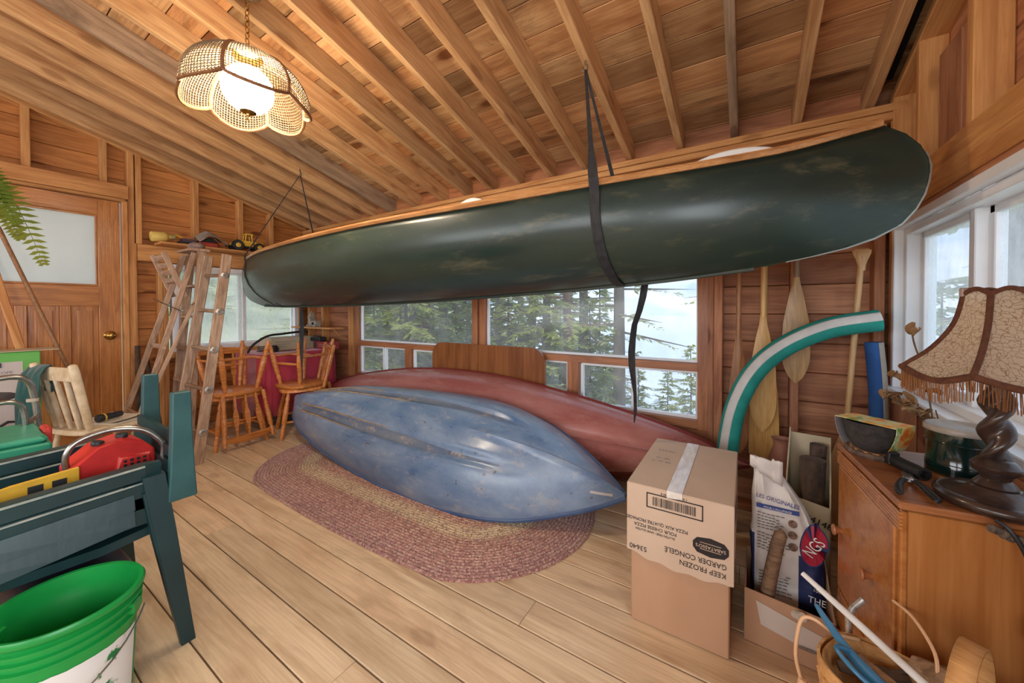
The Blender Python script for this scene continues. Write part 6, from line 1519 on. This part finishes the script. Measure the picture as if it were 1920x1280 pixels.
# cord with connector hanging at the dresser's side
cd = thing('power_cord', 'dark flex with pale plug hanging down the dresser side', 'cord', (.50, 1.175, .5))
MB().tube(catmull([(.44, 1.18, ZT + .002), (.455, 1.166, ZT - .01), (.475, 1.160, .70), (.484, 1.158, .62), (.486, 1.158, .575)], 5), .004, 7).build('flex', BLACK, cd, smooth=True, W=True)
MB().rbox(.476, .500, 1.150, 1.166, .53, .578, .004).build('plug', pm('cream_plug', srgb(222, 196, 140), srgb(206, 178, 120)), cd, W=True)
rr_ = random.Random(3); mb = MB()
for i in range(12): mb.ball((.435 + .006 * i + rr_.uniform(-.004, .004), 1.172, ZT - .014 - .0022 * i + rr_.uniform(-.003, .003)), .009, n=8, m=5)
mb.build('frayed_tassel', pm('dusty_fibre', srgb(120, 104, 88), srgb(70, 60, 52), scale=60, rough=.95, bump=.6), cd, W=True)

# ---- splint basket with odds and ends, on a low crate
bs = thing('splint_basket', 'woven splint basket with bent wood handle full of oddments', 'basket', (.335, 1.0, .255), R(-28))
SPL = wood('splint_wood', srgb(176, 124, 72), srgb(214, 164, 106), grain=2.4, knots=0, vary=.1, rough=.5)
def ov(k, z): return [(.20 * k * math.copysign(abs(math.cos(a)) ** .7, math.cos(a)), .105 * k * math.copysign(abs(math.sin(a)) ** .7, math.sin(a)), z) for a in [2 * math.pi * i / 40 for i in range(40)]]
MB().loft([ov(.82, .0), ov(.86, .05), ov(.93, .12), ov(.985, .18), ov(.965, .18), ov(.90, .12), ov(.83, .05), ov(.79, .01)], True, True).build('wall', SPL, bs, smooth=True)
for z, k in ((.172, 1.0), (.10, .925)): MB().loft([ov(k, z - .014), ov(k + .02, z - .012), ov(k + .025, z + .012), ov(k, z + .014)], True, False).build('band', SPL, bs, smooth=True, thick=.002)
for i in range(40):
    if i % 2: continue
    a = ov(.99, .155)[i]; c_ = ov(.85, .0)[i]; MB().tube([c_, a], .009, 4, flat=.25).build('stave', SPL, bs)
hr = [(.03 , -.105 * math.cos(math.pi * i / 16), .15 + .145 * math.sin(math.pi * i / 16)) for i in range(17)]
MB().sheet([[(x - .02 - .016, y, z + .04), (x - .02 + .016, y, z + .04)] for x, y, z in hr]).build('handle', SPL, bs, smooth=True, thick=.005)
cr_ = thing('wooden_crate', 'low wooden crate under the splint basket', 'crate', (.33, .98, 0), R(-28))
for k in range(3):
    for q in (((-.2, -.12), (.2, -.12)), ((-.2, .12), (.2, .12)), ((-.2, -.12), (-.2, .12)), ((.2, -.12), (.2, .12))):
        MB().box(-.5 * math.dist(*q), .5 * math.dist(*q), -.006, .006, -.04, .04, Matrix.Translation(((q[0][0] + q[1][0]) / 2, (q[0][1] + q[1][1]) / 2, (.04 + .08 * k))) @ Matrix.Rotation(math.atan2(q[1][1] - q[0][1], q[1][0] - q[0][0]), 4, 'Z')).build('slat', W_TRIM, cr_)
MB().box(-.205, .205, -.125, .125, .240, .253).build('lid', W_TRIM, cr_)
def bl(p): return wmat(bs) @ Vector(p)
BLUS = pm('blue_handle', srgb(34, 92, 128), srgb(60, 122, 156), scale=8, rough=.25, coat=.4)
lp = thing('loppers', 'metallic blue handled pruning loppers in the splint basket', 'loppers', bl((-.1, 0, .17)))
pa = bl((-.225, .015, .245)); pb = bl((-.15, -.02, .205)); pc = bl((-.06, -.045, .185)); pd = bl((.06, -.03, .16))
MB().tube(catmull([pa, pb, pc, pd], 5), [.004, .006, .007, .008, .009, .010, .011, .012, .012, .013, .013, .013, .013, .013, .012, .010], 9, flat=.6).build('handle', BLUS, lp, smooth=True, W=True)
MB().tube(catmull([pb + Vector((.0, .0, .004)), bl((-.165, -.045, .215)), bl((-.12, -.062, .20)), bl((-.075, -.055, .188)), pc], 5), .005, 8).build('finger_loop', BLUS, lp, smooth=True, W=True)
MB().tube([pd, bl((.12, -.02, .145))], .008, 6, flat=.4).build('blade', STEEL, lp, W=True)
tag(MB().tube([bl((-.27, .06, .275)), bl((-.15, .03, .245)), bl((.0, .0, .20)), bl((.13, -.03, .155))], [.006, .008, .008, .008], 10, flat=.7).build('white_rod', pm('white_enamel', srgb(222, 220, 214), rough=.3), smooth=True), 'white plastic rod slanting across the splint basket', 'rod')
tag(MB().tube([bl((-.19, .10, .16)), bl((-.193, .105, .20)), bl((-.188, .112, .222)), bl((-.172, .125, .25))], .007, 8).build('silver_hose_end', pm('foil_wrap', srgb(206, 202, 196), srgb(150, 146, 140), scale=70, rough=.3, metal=.5), smooth=True), 'foil wrapped bent tube standing in the splint basket', 'tube')
pts = catmull([bl((-.235, -.02, .06)), bl((-.25, -.02, .12)), bl((-.245, -.01, .20)), bl((-.225, .0, .217)), bl((-.19, .02, .20)), bl((-.16, .06, .19))], 5)
CRD = pm('cream_flex', srgb(222, 178, 136), rough=.5)
ec = thing('extension_lead', 'cream electric flex with connector hooked over the basket rim', 'cord', bl((-.2, 0, .2)))
MB().tube(pts, .0042, 8).build('flex', CRD, ec, smooth=True, W=True)
MB().tube([pts[0] + Vector((0, 0, .015)), pts[0] + Vector((-.003, 0, -.03))], [.009, .012], 8).build('connector', CRD, ec, smooth=True, W=True)
MB().tube(catmull([bl((-.13, .16, .262)), bl((-.09, .13, .262)), bl((-.05, .09, .235)), bl((-.04, .06, .20))], 5), .0035, 7).build('loose_end', CRD, ec, smooth=True, W=True)
for l, a, b, r_, bn in (('grey driftwood block with rope at the back of the basket', (-.08, .085, .19), (.04, .06, .195), .026, True), ('dark split stick lying lengthwise in the basket', (-.02, .045, .175), (.17, .01, .165), .016, False), ('pale flat stick under the basket handle', (.03, .08, .18), (.17, .055, .185), .013, False)):
    t = thing('wood_scrap', l, 'wood', bl(a), 0, 'wood scraps in the basket')
    a_, b_ = bl(a), bl(b)
    MB().tube([a_, a_.lerp(b_, .35) + Vector((0, 0, .006)), a_.lerp(b_, .7), b_], [r_ * .7, r_ * 1.05, r_, r_ * .8], 7, flat=.75).build('piece', DRIFT if bn else LOG if 'dark' in l else SPL, t, W=True)
    if bn: MB().tube([a_.lerp(b_, .8) + (b_ - a_).normalized().orthogonal() * 0 + Vector((0, math.cos(q * .6) * r_ * 1.05, math.sin(q * .6) * r_ * .95)) for q in range(12)], .003, 5).build('string', PAPER, t, W=True)
for l, a, b, r_, mt in (('bleached forked twig lying across the basket', (-.15, .03, .175), (.05, -.06, .165), .010, DRIFT), ('bundle of grey kindling in the basket middle', (-.10, -.01, .155), (.10, .02, .15), .022, LOG), ('flat bark strip at the left end of the basket', (-.17, -.02, .16), (-.08, .07, .16), .016, STK)):
    t = thing('wood_scrap', l, 'wood', bl(a), 0, 'wood scraps in the basket')
    a_, b_ = bl(a), bl(b)
    MB().tube([a_, a_.lerp(b_, .3) + Vector((0, 0, .004)), a_.lerp(b_, .65) + Vector((.004, 0, 0)), b_], [r_ * .6, r_ * 1.1, r_, r_ * .6], 7, flat=.6).build('piece', mt, t, W=True)
    MB().tube([a_.lerp(b_, .5), a_.lerp(b_, .8) + Vector((.03, .02, .012))], [r_ * .5, r_ * .25], 6).build('stub', mt, t, W=True)
for l, x, y in (('dark rubber boot toe nearer the basket handle', .16, .075), ('dark rubber boot toe at the right edge of the picture', .235, .045)):
    t = thing('rubber_boot', l, 'boot', bl((x, y, -.255)), R(-10), 'dark rubber boots behind the basket')
    RB = pm('boot_rubber', srgb(62, 60, 58), srgb(44, 42, 42), scale=10, rough=.6)
    MB().loft([[(a_ * wx, b_ * wy, z) for a_, b_ in [(math.cos(2 * math.pi * i / 14), math.sin(2 * math.pi * i / 14)) for i in range(14)]] for wx, wy, z in ((.03, .05, 0), (.032, .055, .02), (.03, .04, .10), (.03, .036, .2), (.033, .036, .45), (.033, .036, .495), (.030, .033, .50), (.028, .030, .495), (.025, .03, .3))]).build('shaft', RB, t, smooth=True)
    MB().rbox(-.034, .034, -.06, .058, 0, .012, .005).build('sole', BLACK, t)
